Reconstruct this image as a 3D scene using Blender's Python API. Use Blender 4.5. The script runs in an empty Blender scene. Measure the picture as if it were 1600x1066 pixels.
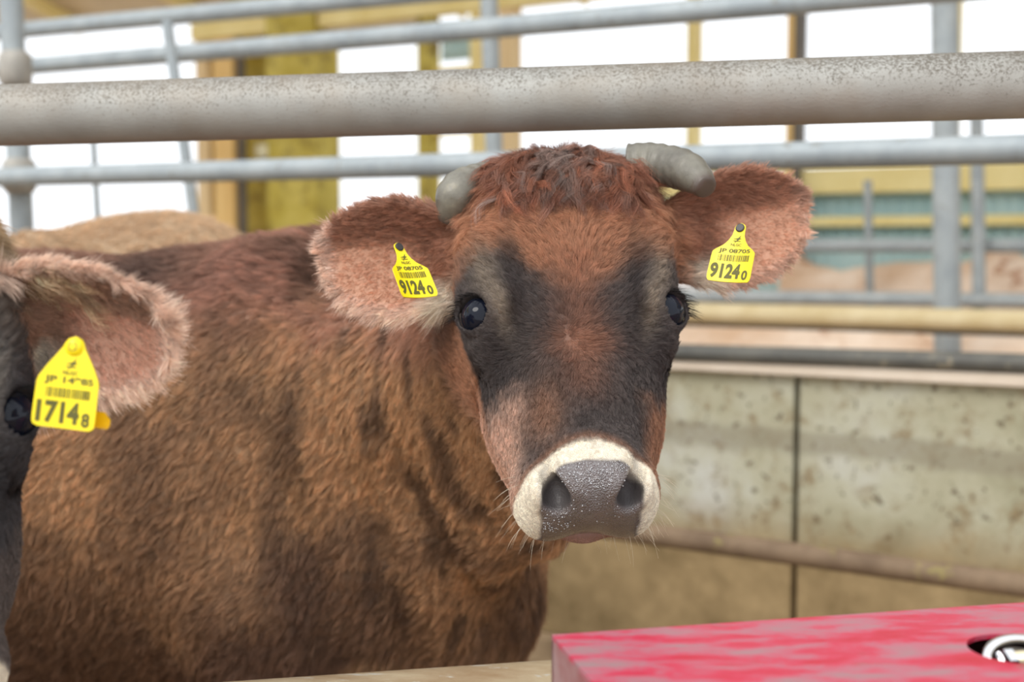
import bpy, math, random
import numpy as np
from mathutils import Vector, Matrix

# ------------------------------------------------------------------ camera, world, light
C = bpy.context.scene
FPX = 2000.0
PITCH = math.radians(4.23)
CAM = np.array([0.0, 0.0, 1.30])
FWD = np.array([0, math.cos(PITCH), -math.sin(PITCH)])
UPV = np.array([0, math.sin(PITCH), math.cos(PITCH)])
cam_d = bpy.data.cameras.new('camera')
cam_d.sensor_width = 36
cam_d.lens = FPX * 36 / 1600
cam = bpy.data.objects.new('camera', cam_d)
C.collection.objects.link(cam)
cam.location = CAM
cam.rotation_euler = (math.pi / 2 - PITCH, 0, 0)
cam_d.dof.use_dof = True
cam_d.dof.focus_distance = 1.40
cam_d.dof.aperture_fstop = 3.3
cam_d.clip_start = 0.05
cam_d.clip_end = 400
C.camera = cam
C.view_settings.view_transform = 'Standard'
C.view_settings.look = 'None'
C.view_settings.gamma = 1
C.view_settings.use_curve_mapping = False
C.view_settings.exposure = 0.0

w = bpy.data.worlds.new('overcast_sky')
C.world = w
w.use_nodes = True
wn = w.node_tree.nodes
wl = w.node_tree.links
bg = wn['Background']
bg.inputs['Color'].default_value = (0.93, 0.965, 1.0, 1)
bg.inputs['Strength'].default_value = 1.55

sun_d = bpy.data.lights.new('sun', 'SUN')
sun_d.energy = 1.7
sun_d.angle = math.radians(28)
sun_d.color = (1.0, 0.96, 0.90)
sun = bpy.data.objects.new('sun', sun_d)
C.collection.objects.link(sun)
sun.rotation_euler = Vector((0.50, 0.62, -0.80)).to_track_quat('-Z', 'Y').to_euler()

# ------------------------------------------------------------------ helpers
rng = np.random.default_rng(7)
random.seed(7)


def ray(px, py):
    return FWD + (px - 800) / FPX * np.array([1.0, 0, 0]) + (533 - py) / FPX * UPV


def at(px, py, depth):                       # point seen at a pixel, at camera depth
    return CAM + ray(px, py) * depth


WN = np.array([0.496, 0.868, 0.0])           # the barn's long walls and rails share this normal
WD = np.array([0.868, -0.496, 0.0])


def on(px, py, c):                           # point seen at a pixel on the vertical plane WN.P = c
    r = ray(px, py)
    return CAM + r * (c / (r @ WN))


def link(o, parent=None):
    C.collection.objects.link(o)
    if parent is not None:
        o.parent = parent
    return o


def tag(o, label=None, cat=None, group=None, kind=None):
    if label: o['label'] = label
    if cat: o['category'] = cat
    if group: o['group'] = group
    if kind: o['kind'] = kind
    return o


def mesh_obj(name, V, F, mat, parent=None, smooth=True):
    me = bpy.data.meshes.new(name)
    me.from_pydata([tuple(map(float, v)) for v in V], [], [tuple(map(int, f)) for f in F])
    me.update()
    if smooth:
        me.shade_smooth()
    if mat: me.materials.append(mat)
    return link(bpy.data.objects.new(name, me), parent)


def empty(name, loc=(0, 0, 0)):
    o = bpy.data.objects.new(name, None)
    o.location = loc
    o.empty_display_size = 0.05
    return link(o)


class MB:
    """collects simple solids into one mesh"""
    def __init__(s):
        s.V = []; s.F = []

    def add(s, V, F):
        n = len(s.V)
        s.V += [tuple(map(float, v)) for v in V]
        s.F += [tuple(int(i) + n for i in f) for f in F]

    def box(s, c, ax, ay, az):               # centre and three half-vectors
        c, ax, ay, az = map(np.asarray, (c, ax, ay, az))
        V = [c + i * ax + j * ay + k * az for i in (-1, 1) for j in (-1, 1) for k in (-1, 1)]
        s.add(V, [(0, 1, 3, 2), (4, 6, 7, 5), (0, 4, 5, 1), (2, 3, 7, 6), (0, 2, 6, 4), (1, 5, 7, 3)])

    def tube(s, pts, r, n=24, cap=True):
        V, F = tube_geo(pts, r, n, cap)
        s.add(V, F)

    def build(s, name, mat, parent=None, smooth=False, bevel=0.0):
        o = mesh_obj(name, s.V, s.F, mat, parent, smooth)
        if bevel:
            m = o.modifiers.new('bevel', 'BEVEL'); m.width = bevel; m.segments = 2; m.limit_method = 'ANGLE'
        return o


def tube_geo(pts, r, n=24, cap=True):
    P = [np.asarray(p, float) for p in pts]
    r = [r] * len(P) if np.isscalar(r) else list(r)
    T = []
    for i in range(len(P)):
        t = P[min(i + 1, len(P) - 1)] - P[max(i - 1, 0)]
        T.append(t / np.linalg.norm(t))
    a = np.array([0, 0, 1.0]) if abs(T[0][2]) < 0.9 else np.array([1.0, 0, 0])
    V, F = [], []
    for i, p in enumerate(P):
        a = a - T[i] * (a @ T[i]); a = a / np.linalg.norm(a)
        b = np.cross(T[i], a)
        for k in range(n):
            th = 2 * math.pi * k / n
            V.append(p + r[i] * (math.cos(th) * a + math.sin(th) * b))
    for i in range(len(P) - 1):
        for k in range(n):
            k2 = (k + 1) % n
            F.append((i * n + k, i * n + k2, (i + 1) * n + k2, (i + 1) * n + k))
    if cap:
        F.append(tuple(range(n - 1, -1, -1)))
        F.append(tuple((len(P) - 1) * n + k for k in range(n)))
    return V, F


def srgb(r, g, b):
    f = lambda x: (x / 255 / 12.92) if x <= 10.3 else ((x / 255 + 0.055) / 1.055) ** 2.4
    return np.array([f(r), f(g), f(b)])


# --- procedural materials
def new_mat(name):
    m = bpy.data.materials.new(name); m.use_nodes = True
    return m, m.node_tree.nodes, m.node_tree.links, m.node_tree.nodes['Principled BSDF']


def noise_node(N, L, scale, detail=5, rough=0.6, coord='Object', vec_scale=None, dist=0.0):
    tc = N.new('ShaderNodeTexCoord')
    nz = N.new('ShaderNodeTexNoise')
    nz.inputs['Scale'].default_value = scale
    nz.inputs['Detail'].default_value = detail
    nz.inputs['Roughness'].default_value = rough
    nz.inputs['Distortion'].default_value = dist
    src = tc.outputs[coord]
    if vec_scale is not None:
        mp = N.new('ShaderNodeMapping'); mp.inputs['Scale'].default_value = vec_scale
        L.new(src, mp.inputs['Vector']); src = mp.outputs['Vector']
    L.new(src, nz.inputs['Vector'])
    return nz


def ramp(N, L, src, stops):
    r = N.new('ShaderNodeValToRGB')
    el = r.color_ramp.elements
    while len(el) > 1: el.remove(el[-1])
    el[0].position = stops[0][0]; el[0].color = (*stops[0][1], 1)
    for p, c in stops[1:]:
        e = el.new(p); e.color = (*c, 1)
    L.new(src, r.inputs['Fac'])
    return r


def mixc(N, L, fac, a, b, mode='MIX'):
    m = N.new('ShaderNodeMix'); m.data_type = 'RGBA'; m.blend_type = mode
    if hasattr(fac, 'links'): L.new(fac, m.inputs[0])
    else: m.inputs[0].default_value = fac
    for i, s in ((6, a), (7, b)):
        if hasattr(s, 'links'): L.new(s, m.inputs[i])
        else: m.inputs[i].default_value = (*s, 1)
    return m.outputs[2]


def rough_mat(name, c1, c2, scale=6, rough=0.7, bump=0.1, vec=None, metal=0.0, spots=None, detail=6, lo=.35, hi=.65, bdist=0.004, spot_scale=18, spot_lo=.6, spot_hi=.68):
    m, N, L, B = new_mat(name)
    nz = noise_node(N, L, scale, detail, .65, vec_scale=vec)
    col = ramp(N, L, nz.outputs['Fac'], [(lo, c1), (hi, c2)]).outputs['Color']
    if spots is not None:
        n2 = noise_node(N, L, spot_scale, 4, .7, vec_scale=vec)
        f = ramp(N, L, n2.outputs['Fac'], [(spot_lo, (0, 0, 0)), (spot_hi, (1, 1, 1))]).outputs['Color']
        col = mixc(N, L, f, col, spots)
    L.new(col, B.inputs['Base Color'])
    B.inputs['Roughness'].default_value = rough
    B.inputs['Metallic'].default_value = metal
    if bump:
        n3 = noise_node(N, L, scale * 6, 4, .7)
        bp = N.new('ShaderNodeBump'); bp.inputs['Strength'].default_value = bump; bp.inputs['Distance'].default_value = bdist
        L.new(n3.outputs['Fac'], bp.inputs['Height']); L.new(bp.outputs['Normal'], B.inputs['Normal'])
    return m


def flat_mat(name, c, rough=0.5, metal=0.0, coat=0.0):
    m, N, L, B = new_mat(name)
    B.inputs['Base Color'].default_value = (*c, 1)
    B.inputs['Roughness'].default_value = rough
    B.inputs['Metallic'].default_value = metal
    B.inputs['Coat Weight'].default_value = coat
    return m


def attr_mat(name, attr='coat', rough=0.75, bump=0.15, wet=True):
    """skin: colour painted per vertex from the animal's own markings"""
    m, N, L, B = new_mat(name)
    a = N.new('ShaderNodeAttribute'); a.attribute_name = attr
    a2 = N.new('ShaderNodeAttribute'); a2.attribute_name = 'wet'
    a0 = N.new('ShaderNodeAttribute'); a0.attribute_name = 'thin'
    # skin under the coat is darker than the hair; bare wet or thin skin keeps its own colour
    s1 = N.new('ShaderNodeMath'); s1.operation = 'ADD'; L.new(a2.outputs['Fac'], s1.inputs[0]); L.new(a0.outputs['Fac'], s1.inputs[1])
    s2 = N.new('ShaderNodeMapRange'); s2.inputs[3].default_value = .62; s2.inputs[4].default_value = 1.0; L.new(s1.outputs[0], s2.inputs[0])
    vm = N.new('ShaderNodeVectorMath'); vm.operation = 'SCALE'; L.new(a.outputs['Color'], vm.inputs[0]); L.new(s2.outputs[0], vm.inputs['Scale'])
    L.new(vm.outputs[0], B.inputs['Base Color'])
    mr = N.new('ShaderNodeMapRange'); mr.inputs[3].default_value = rough; mr.inputs[4].default_value = 0.18
    L.new(a2.outputs['Fac'], mr.inputs[0]); L.new(mr.outputs[0], B.inputs['Roughness'])
    L.new(a2.outputs['Fac'], B.inputs['Coat Weight']); B.inputs['Coat Roughness'].default_value = .10
    # pebbled nose skin and fine skin grain
    tc = N.new('ShaderNodeTexCoord')
    vo = N.new('ShaderNodeTexVoronoi'); vo.inputs['Scale'].default_value = 560
    L.new(tc.outputs['Object'], vo.inputs['Vector'])
    mu = N.new('ShaderNodeMath'); mu.operation = 'MULTIPLY'
    m3_ = N.new('ShaderNodeMath'); m3_.operation = 'MULTIPLY'; m3_.inputs[1].default_value = 2.2; L.new(a2.outputs['Fac'], m3_.inputs[0])
    L.new(vo.outputs['Distance'], mu.inputs[0]); L.new(m3_.outputs[0], mu.inputs[1])
    nz = noise_node(N, L, 160, 3, .6)
    ad = N.new('ShaderNodeMath'); ad.operation = 'ADD'
    L.new(mu.outputs[0], ad.inputs[0]); L.new(nz.outputs['Fac'], ad.inputs[1])
    bp = N.new('ShaderNodeBump'); bp.inputs['Strength'].default_value = 0.55; bp.inputs['Distance'].default_value = 0.0014
    L.new(ad.outputs[0], bp.inputs['Height']); L.new(bp.outputs['Normal'], B.inputs['Normal']); L.new(bp.outputs['Normal'], B.inputs['Coat Normal'])
    # thin ears let light through
    a3 = N.new('ShaderNodeAttribute'); a3.attribute_name = 'thin'
    tr = N.new('ShaderNodeBsdfTranslucent'); tr.inputs['Color'].default_value = (0.80, 0.36, 0.20, 1)
    mx = N.new('ShaderNodeMixShader'); m2 = N.new('ShaderNodeMath'); m2.operation = 'MULTIPLY'; m2.inputs[1].default_value = 0.22
    L.new(a3.outputs['Fac'], m2.inputs[0]); L.new(m2.outputs[0], mx.inputs[0])
    L.new(B.outputs[0], mx.inputs[1]); L.new(tr.outputs[0], mx.inputs[2])
    L.new(mx.outputs[0], N['Material Output'].inputs['Surface'])
    return m


def hair_mat(name, rough=0.5, spec=0.35):
    m, N, L, B = new_mat(name)
    a = N.new('ShaderNodeAttribute'); a.attribute_name = 'hcol'
    hi = N.new('ShaderNodeHairInfo')
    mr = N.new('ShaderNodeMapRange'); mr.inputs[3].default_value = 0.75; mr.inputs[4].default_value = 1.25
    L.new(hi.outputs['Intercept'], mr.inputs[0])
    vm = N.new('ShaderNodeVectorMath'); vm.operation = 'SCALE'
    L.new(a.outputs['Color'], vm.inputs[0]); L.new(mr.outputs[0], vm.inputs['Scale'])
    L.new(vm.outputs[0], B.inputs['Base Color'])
    B.inputs['Roughness'].default_value = rough
    B.inputs['Specular IOR Level'].default_value = spec
    tr = N.new('ShaderNodeBsdfTranslucent'); L.new(vm.outputs[0], tr.inputs['Color'])
    mx = N.new('ShaderNodeMixShader'); mx.inputs[0].default_value = 0.3
    L.new(B.outputs[0], mx.inputs[1]); L.new(tr.outputs[0], mx.inputs[2])
    L.new(mx.outputs[0], N['Material Output'].inputs['Surface'])
    return m


# --- numpy noise
def _hash(ix, iy, iz, seed):
    h = (ix.astype(np.int64) * 374761393 + iy.astype(np.int64) * 668265263 + iz.astype(np.int64) * 2147483647 + seed * 144665) & 0xFFFFFFFF
    h = ((h ^ (h >> 13)) * 1274126177) & 0xFFFFFFFF
    h = (h ^ (h >> 16)) & 0xFFFFFFFF
    return h / 4294967295.0


def vnoise(P, scale, seed=0):
    Q = P * scale
    i = np.floor(Q).astype(np.int64); f = Q - i; f = f * f * (3 - 2 * f)
    r = 0
    for dx in (0, 1):
        for dy in (0, 1):
            for dz in (0, 1):
                wgt = (f[:, 0] if dx else 1 - f[:, 0]) * (f[:, 1] if dy else 1 - f[:, 1]) * (f[:, 2] if dz else 1 - f[:, 2])
                r = r + wgt * _hash(i[:, 0] + dx, i[:, 1] + dy, i[:, 2] + dz, seed)
    return r


def fnoise(P, scale, seed=0, oct=3):
    r = 0; a = 1; t = 0
    for k in range(oct):
        r = r + a * vnoise(P, scale * 2 ** k, seed + k * 17); t += a; a *= 0.5
    return r / t


def sstep(a, b, x):
    t = np.clip((x - a) / (b - a), 0, 1)
    return t * t * (3 - 2 * t)


# --- signed distance pieces
def smin(a, b, k):
    h = np.maximum(k - np.abs(a - b), 0) / k
    return np.minimum(a, b) - h * h * k * 0.25


def smax(a, b, k):
    return -smin(-a, -b, k)


def ell(P, c, r, R=None):
    q = P - np.asarray(c, np.float32)
    if R is not None: q = q @ np.asarray(R, np.float32)   # columns of R are the ellipsoid's axes
    r = np.asarray(r, np.float32)
    k0 = np.sqrt(((q / r) ** 2).sum(-1)); k1 = np.sqrt(((q / (r * r)) ** 2).sum(-1)) + 1e-6
    return k0 * (k0 - 1) / k1


def cone(P, a, b, ra, rb, sq=None):
    a = np.asarray(a, np.float32); b = np.asarray(b, np.float32)
    if sq is not None:
        sq = np.asarray(sq, np.float32); P = P * sq; a = a * sq; b = b * sq
    ba = b - a; pa = P - a
    h = np.clip((pa @ ba) / (ba @ ba), 0, 1)
    return np.sqrt(((pa - h[:, None] * ba) ** 2).sum(-1)) - (ra + (rb - ra) * h)


def surface_nets(func, xs, ys, zs):
    nx, ny, nz = len(xs), len(ys), len(zs)
    F = np.empty((nx, ny, nz), np.float32)
    B = 14
    for i in range(0, nx, B):
        for j in range(0, ny, B):
            for k in range(0, nz, B):
                X = xs[i:i + B]; Y = ys[j:j + B]; Z = zs[k:k + B]
                c = np.array([[X.mean(), Y.mean(), Z.mean()]], np.float32)
                diag = 0.5 * math.sqrt((X[-1] - X[0]) ** 2 + (Y[-1] - Y[0]) ** 2 + (Z[-1] - Z[0]) ** 2)
                v = func(c)[0]
                if abs(v) > diag * 1.9 + 0.02:
                    F[i:i + B, j:j + B, k:k + B] = v
                    continue
                G = np.stack(np.meshgrid(X, Y, Z, indexing='ij'), -1).reshape(-1, 3).astype(np.float32)
                F[i:i + B, j:j + B, k:k + B] = func(G).reshape(len(X), len(Y), len(Z))
    S = F < 0
    cid = lambda a, b, c: (a * (ny - 1) + b) * (nz - 1) + c
    acc_id = []; acc_p = []; quads = []
    ax = [np.asarray(xs), np.asarray(ys), np.asarray(zs)]
    for d in range(3):
        sl0 = [slice(None)] * 3; sl1 = [slice(None)] * 3
        sl0[d] = slice(0, -1); sl1[d] = slice(1, None)
        ch = S[tuple(sl0)] != S[tuple(sl1)]
        o1, o2 = [e for e in range(3) if e != d]
        I = np.argwhere(ch)
        ok = (I[:, o1] > 0) & (I[:, o1] < F.shape[o1] - 1) & (I[:, o2] > 0) & (I[:, o2] < F.shape[o2] - 1)
        I = I[ok]
        J = I.copy(); J[:, d] += 1
        f0 = F[I[:, 0], I[:, 1], I[:, 2]]; f1 = F[J[:, 0], J[:, 1], J[:, 2]]
        t = f0 / (f0 - f1)
        P = np.stack([ax[e][I[:, e]] for e in range(3)], -1)
        P[:, d] += t * (ax[d][J[:, d]] - ax[d][I[:, d]])
        q = []
        for (s1, s2) in ((-1, -1), (0, -1), (0, 0), (-1, 0)):
            K = I.copy(); K[:, o1] += s1; K[:, o2] += s2
            c = cid(K[:, 0], K[:, 1], K[:, 2])
            q.append(c); acc_id.append(c); acc_p.append(P)
        q = np.stack(q, -1)
        flip = (f0 > f1) ^ (d == 1)
        q[flip] = q[flip][:, ::-1]
        quads.append(q)
    ids = np.concatenate(acc_id); PP = np.concatenate(acc_p)
    u, inv = np.unique(ids, return_inverse=True)
    cnt = np.bincount(inv)
    V = np.stack([np.bincount(inv, PP[:, e]) / cnt for e in range(3)], -1)
    Q = np.searchsorted(u, np.concatenate(quads))
    return V, Q


def frame(*rows):
    return np.array(rows, float)


def orth(a, u):
    a = a / np.linalg.norm(a); u = u - a * (a @ u); u = u / np.linalg.norm(u)
    return a, u


# ------------------------------------------------------------------ the cow's shape
EYE_C = np.array([0.109, 0.194, -0.045])
EYE_R = 0.0255
NO1 = ((.0400, .424, -.030), (.0150, .024, .0170))        # nostril hollow
NO2 = ((.0515, .398, -.016), (.0060, .018, .0140))        # slit above it
EYE_D = np.array([0.66, 0.05, 0.75]); EYE_D /= np.linalg.norm(EYE_D)
_es = np.array([-0.55, 0.62, 0.56]); _es -= EYE_D * (_es @ EYE_D); _es /= np.linalg.norm(_es)   # long axis of the eye opening
_et = np.cross(EYE_D, _es)


def head_sdf(H):
    """head in its own frame: u across, v down the face, w out of the forehead (mirror in u)"""
    A = H.copy(); A[:, 0] = np.abs(A[:, 0])
    f = ell(A, (0, .105, -.098), (.112, .150, .104))
    f = smin(f, ell(A, (.062, .100, -.075), (.068, .105, .074)), .03)
    f = smin(f, ell(A, (0, .025, -.068), (.108, .052, .062)), .04)             # poll
    f = smin(f, ell(A, (.088, .190, -.062), (.040, .062, .050)), .035)         # brow and orbit
    f = smin(f, cone(A, (0, .20, -.075), (0, .385, -.058), .082, .053, (1, 1, 1.12)), .05)
    f = smin(f, ell(A, (.058, .265, -.115), (.048, .110, .070)), .04)          # cheek
    f = smin(f, cone(A, (.060, .16, -.185), (.030, .38, -.125), .045, .036), .05)   # jaw
    f = smin(f, ell(A, (0, .398, -.072), (.070, .050, .060)), .03)             # muzzle
    f = smin(f, ell(A, (.046, .408, -.092), (.036, .043, .055)), .020)         # flews
    f = smin(f, ell(A, (0, .395, -.130), (.048, .050, .028)), .012)            # chin
    # groove in front of the eye
    f = smax(f, -ell(A, (.078, .262, -.012), (.010, .040, .012)), .03)
    # nostril: comma shaped opening with a raised inner wing
    f = smin(f, ell(A, (.022, .408, -.022), (.018, .020, .014)), .018)
    f = smin(f, ell(A, (.056, .414, -.042), (.014, .022, .022)), .012)
    f = smax(f, -ell(A, NO1[0], NO1[1]), .008)
    f = smax(f, -ell(A, NO2[0], NO2[1]), .010)
    # eye
    q = A - EYE_C.astype(np.float32)
    s, t, e = q @ _es, q @ _et, q @ EYE_D
    rho = np.sqrt((s / .0262) ** 2 + (t / .0222) ** 2)
    f = smin(f, np.sqrt((.020 * (rho - 1)) ** 2 + ((e - .0125 + .010 * (rho * rho - 1) * .3) * .9) ** 2) - .0030, .008)
    f = smax(f, -ell(np.stack([s, t, e], -1), (0, 0, .018), (.0242, .0198, .030)), .005)
    # mouth line
    f = smax(f, -ell(A, (0, .434, -.113), (.075, .030, .0028)), .006)
    return f


EAR_L, EAR_W = .200, .074


def ear_sdf(E, L=EAR_L, W=EAR_W):
    """ear: p along, q across, r towards its open side"""
    p, q, r = E[:, 0], E[:, 1], E[:, 2]
    x = np.clip(p / L, -0.2, 1.15)
    xc = np.clip(x, 0, 1)
    hw = W * (0.50 + 0.50 * np.sin(np.clip(xc / 0.62, 0, 1) * math.pi / 2)) * np.sqrt(np.clip(1 - np.clip((x - .45) / .57, 0, 1) ** 2.3, 0, 1)) + .001
    qq = q / hw
    cup = 0.036 * (1 - sstep(.55, 1.0, xc) * .7) * (1.0 - 0.1 * xc)
    r0 = -cup * (1 - np.clip(qq, -1.3, 1.3) ** 2) + 0.010 * np.sin(xc * 3) - .012 * sstep(.6, 1, xc)
    th = .0038 + .005 * (1 - xc) ** 2
    f = smax((np.abs(r - r0) - th) * .8, (np.abs(qq) - 1) * hw * .8, .007)
    f = smax(f, -p - .03, .01)
    root = ell(E, (.0, 0, -.018), (.055, .044, .036))
    return smin(f, root, .02)


class Cow:
    """keeps the frames of one cow: torso (ground origin, heading), head and ears"""
    def __init__(s, origin, heading, poll, nose, uvec, ears, size=1.0, hscale=1.0, neck_r=(.21, .125), turn=None, es=1.0, rims=((1, .25), (.4, .3))):
        s.o = np.array(origin, float); h = math.radians(heading)
        s.x = np.array([math.cos(h), math.sin(h), 0]); s.y = np.array([-math.sin(h), math.cos(h), 0])
        s.size = size; s.hs = hscale
        a, u = orth(np.asarray(nose) - np.asarray(poll), np.asarray(uvec, float))
        s.P0 = np.asarray(poll, float); s.a = a; s.u = u; s.w = np.cross(a, u)
        s.HR = np.stack([s.u, s.a, s.w], -1)
        s.ears = []
        for (base, pd, rd) in ears:           # in head coordinates
            b = s.P0 + s.HR @ (np.array(base) * hscale)
            pdw = s.HR @ np.array(pd, float); rdw = s.HR @ np.array(rd, float)
            pdw, rdw = orth(pdw, rdw)
            qd = np.cross(pdw, rdw)
            if qd[2] < 0: qd = -qd
            s.ears.append((b, np.stack([pdw, qd, rdw], -1)))
        s.es = es; s.neck_r = neck_r; s.turn = turn; s.rims = rims

    def H(s, P): return ((P - s.P0) @ s.HR / s.hs)
    def T(s, P):
        q = P - s.o
        return np.stack([q @ s.x, q @ s.y, q[:, 2]], -1) / s.size
    def Tinv(s, p): return s.o + s.size * (p[0] * s.x + p[1] * s.y) + np.array([0, 0, s.size * p[2]])
    def E(s, P, i): return (P - s.ears[i][0]) @ s.ears[i][1] / (s.hs * s.es)

    def sdf(s, P):
        P = P.astype(np.float32)
        T = s.T(P).astype(np.float32)
        A = T.copy(); A[:, 1] = np.abs(A[:, 1])
        f = ell(T, (-.48, 0, .86), (.66, .285, .37))
        f = smin(f, ell(T, (-.85, 0, .80), (.50, .325, .34)), .12)
        f = smin(f, ell(A, (-.02, .115, .90), (.25, .155, .36)), .10)
        f = smin(f, cone(T, (.06, 0, 1.190), (-.20, 0, 1.170), .085, .070), .10)
        f = smin(f, cone(T, (-.3, 0, 1.072), (-1.35, 0, 1.13), .085, .095), .12)
        f = smin(f, ell(T, (-1.30, 0, .98), (.33, .245, .28)), .12)
        f = smin(f, ell(A, (-1.12, .21, 1.17), (.09, .06, .06)), .09)
        f = smin(f, ell(A, (-1.55, .11, 1.08), (.06, .05, .06)), .08)
        f = smin(f, ell(T, (.16, 0, .72), (.22, .15, .24)), .12)
        # forelegs and hind legs
        for (pts) in (((-.02, .165, .72, .125), (.0, .165, .42, .068), (.0, .165, .36, .062), (-.01, .165, .13, .038), (.01, .165, .07, .05), (.02, .165, .02, .058)),
                      ((-1.33, .17, .80, .19), (-1.22, .18, .62, .11), (-1.46, .18, .44, .055), (-1.42, .18, .13, .040), (-1.39, .18, .07, .05), (-1.38, .18, .02, .058))):
            g = None
            for k in range(len(pts) - 1):
                c = cone(A, pts[k][:3], pts[k + 1][:3], pts[k][3], pts[k + 1][3])
                g = c if g is None else smin(g, c, .03)
            f = smin(f, g, .06)
        f = smin(f, cone(T, (-1.58, 0, 1.14), (-1.68, 0, .95), .035, .028), .04)
        f = smin(f, cone(T, (-1.68, 0, .95), (-1.66, 0, .45), .028, .020), .02)
        f = smin(f, ell(T, (-1.66, 0, .38), (.04, .04, .10)), .02)
        f = f * s.size
        # neck
        nb = s.P0 + s.HR @ (np.array([0, .13, -.14]) * s.hs)
        n0 = s.Tinv((.02, 0, .96)); n1 = s.Tinv((.10, 0, .70))
        mid = 0.5 * (n0 + nb) if s.turn is None else np.asarray(s.turn)
        sq = None
        g = smin(cone(P, n0, mid, s.neck_r[0], .5 * (s.neck_r[0] + s.neck_r[1])), cone(P, mid, nb, .5 * (s.neck_r[0] + s.neck_r[1]), s.neck_r[1]), .05)
        dl = mid + np.array([0, 0, -.17])                                     # throat and dewlap
        g = smin(g, cone(P, n1, dl, .15, .085), .09)
        g = smin(g, cone(P, dl, nb + np.array([0, 0, -.07]), .085, .07), .09)
        f = smin(f, g, .10)
        fold = sstep(-.10, .02, T[:, 0]) * sstep(1.12, .98, T[:, 2]) * sstep(.45, .6, T[:, 2])
        f = f + .0045 * fold * np.sin(T[:, 0] * 62 + 5 * T[:, 2] + 2.2 * np.sin(T[:, 2] * 7))
        f = f - .008 * (np.sin(T[:, 0] * 9 + 2 * np.sin(T[:, 2] * 5)) * sstep(-1.0, -.2, T[:, 0]) * .5)
        # head and ears
        dh = np.sqrt(((P - (s.P0 + s.HR @ (np.array([0, .22, -.08]) * s.hs))) ** 2).sum(-1))
        near = dh < .62 * s.hs
        far = np.where(near, 0, dh - .34 * s.hs).astype(np.float32)
        out = smin(f, far + 1e3 * near, .04) if not near.all() else f.copy()
        if near.any():
            Pn = P[near]
            h = head_sdf(s.H(Pn).astype(np.float32)) * s.hs
            fn = smin(f[near], h, .035)
            for i in range(len(s.ears)):
                fn = smin(fn, ear_sdf(s.E(Pn, i).astype(np.float32)) * s.hs, .016)
            out[near] = fn
        return out


def axis_grid(lo, hi, flo, fhi, fine, coarse):
    g = [flo]
    step = fine
    while g[-1] < fhi: g.append(g[-1] + fine)
    while g[-1] < hi: step = min(step * 1.15, coarse); g.append(g[-1] + step)
    step = fine; l = [flo]
    while l[-1] > lo: step = min(step * 1.15, coarse); l.append(l[-1] - step)
    return np.array(l[:0:-1] + g)


def build_cow_mesh(cow, name, fine, coarse, mat, paint, fine_box=None):
    T = np.array([cow.Tinv(p) for p in [(.55, -.45, 0), (.55, .45, 1.4), (-1.85, -.45, 0), (-1.85, .45, 1.4)]])
    hc = cow.P0 + cow.HR @ (np.array([0, .22, -.08]) * cow.hs)
    earx = [b + R @ np.array([.20 * cow.hs, 0, 0]) for b, R in cow.ears]
    pts = np.vstack([T, hc + .30, hc - .30] + earx)
    lo = pts.min(0) - .06; hi = pts.max(0) + .06; lo[2] = -.02
    if fine_box is None:
        hp = np.vstack([cow.P0, cow.P0 + cow.a * .47 * cow.hs] + earx)
        flo = hp.min(0) - .05; fhi = hp.max(0) + .05
    else:
        flo, fhi = map(np.array, fine_box)
    ax = [axis_grid(min(lo[e], flo[e]), max(hi[e], fhi[e]), flo[e], fhi[e], fine, coarse) for e in range(3)]
    V, Q = surface_nets(cow.sdf, *ax)
    me = bpy.data.meshes.new(name)
    me.vertices.add(len(V)); me.vertices.foreach_set('co', V.astype(np.float32).ravel())
    me.loops.add(len(Q) * 4); me.loops.foreach_set('vertex_index', Q.astype(np.int32).ravel())
    me.polygons.add(len(Q)); me.polygons.foreach_set('loop_start', np.arange(0, len(Q) * 4, 4, dtype=np.int32))
    me.update(calc_edges=True); me.validate()
    me.shade_smooth()
    # normals from the field
    e = .0015
    N = np.stack([cow.sdf(V + np.eye(3)[k] * e) - cow.sdf(V - np.eye(3)[k] * e) for k in range(3)], -1)
    N /= np.linalg.norm(N, axis=1, keepdims=True) + 1e-9
    col, wet, thin, dens, length, flow, curl = paint(cow, V, N)
    ca = me.color_attributes.new('coat', 'FLOAT_COLOR', 'POINT')
    ca.data.foreach_set('color', np.concatenate([np.clip(col, 0, 1), np.ones((len(V), 1))], 1).astype(np.float32).ravel())
    for nm, arr in (('wet', wet), ('thin', thin)):
        at_ = me.attributes.new(nm, 'FLOAT', 'POINT'); at_.data.foreach_set('value', arr.astype(np.float32))
    me.materials.append(mat)
    o = link(bpy.data.objects.new(name, me))
    return o, dict(V=V, Q=Q, N=N, col=col, dens=dens, length=length, flow=flow, curl=curl, wet=wet)


def make_curves(name, pts, radii, cols, mat, parent):
    """pts (n,k,3), radii (k,) or (n,k), cols (n,3)"""
    n, k, _ = pts.shape
    hc = bpy.data.hair_curves.new(name)
    hc.add_curves([k] * n)
    hc.attributes['position'].data.foreach_set('vector', pts.astype(np.float32).ravel())
    ra = hc.attributes.get('radius') or hc.attributes.new('radius', 'FLOAT', 'POINT')
    ra.data.foreach_set('value', np.broadcast_to(radii, (n, k)).astype(np.float32).ravel())
    ca = hc.attributes.new('hcol', 'FLOAT_COLOR', 'POINT')
    cc = np.concatenate([np.clip(cols, 0, 1), np.ones((n, 1))], 1)
    ca.data.foreach_set('color', np.repeat(cc[:, None], k, 1).astype(np.float32).ravel())
    hc.materials.append(mat)
    return link(bpy.data.objects.new(name, hc), parent)


CLROT = np.array(Matrix.Rotation(.7, 3, Vector((1, 2, .6))))


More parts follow.
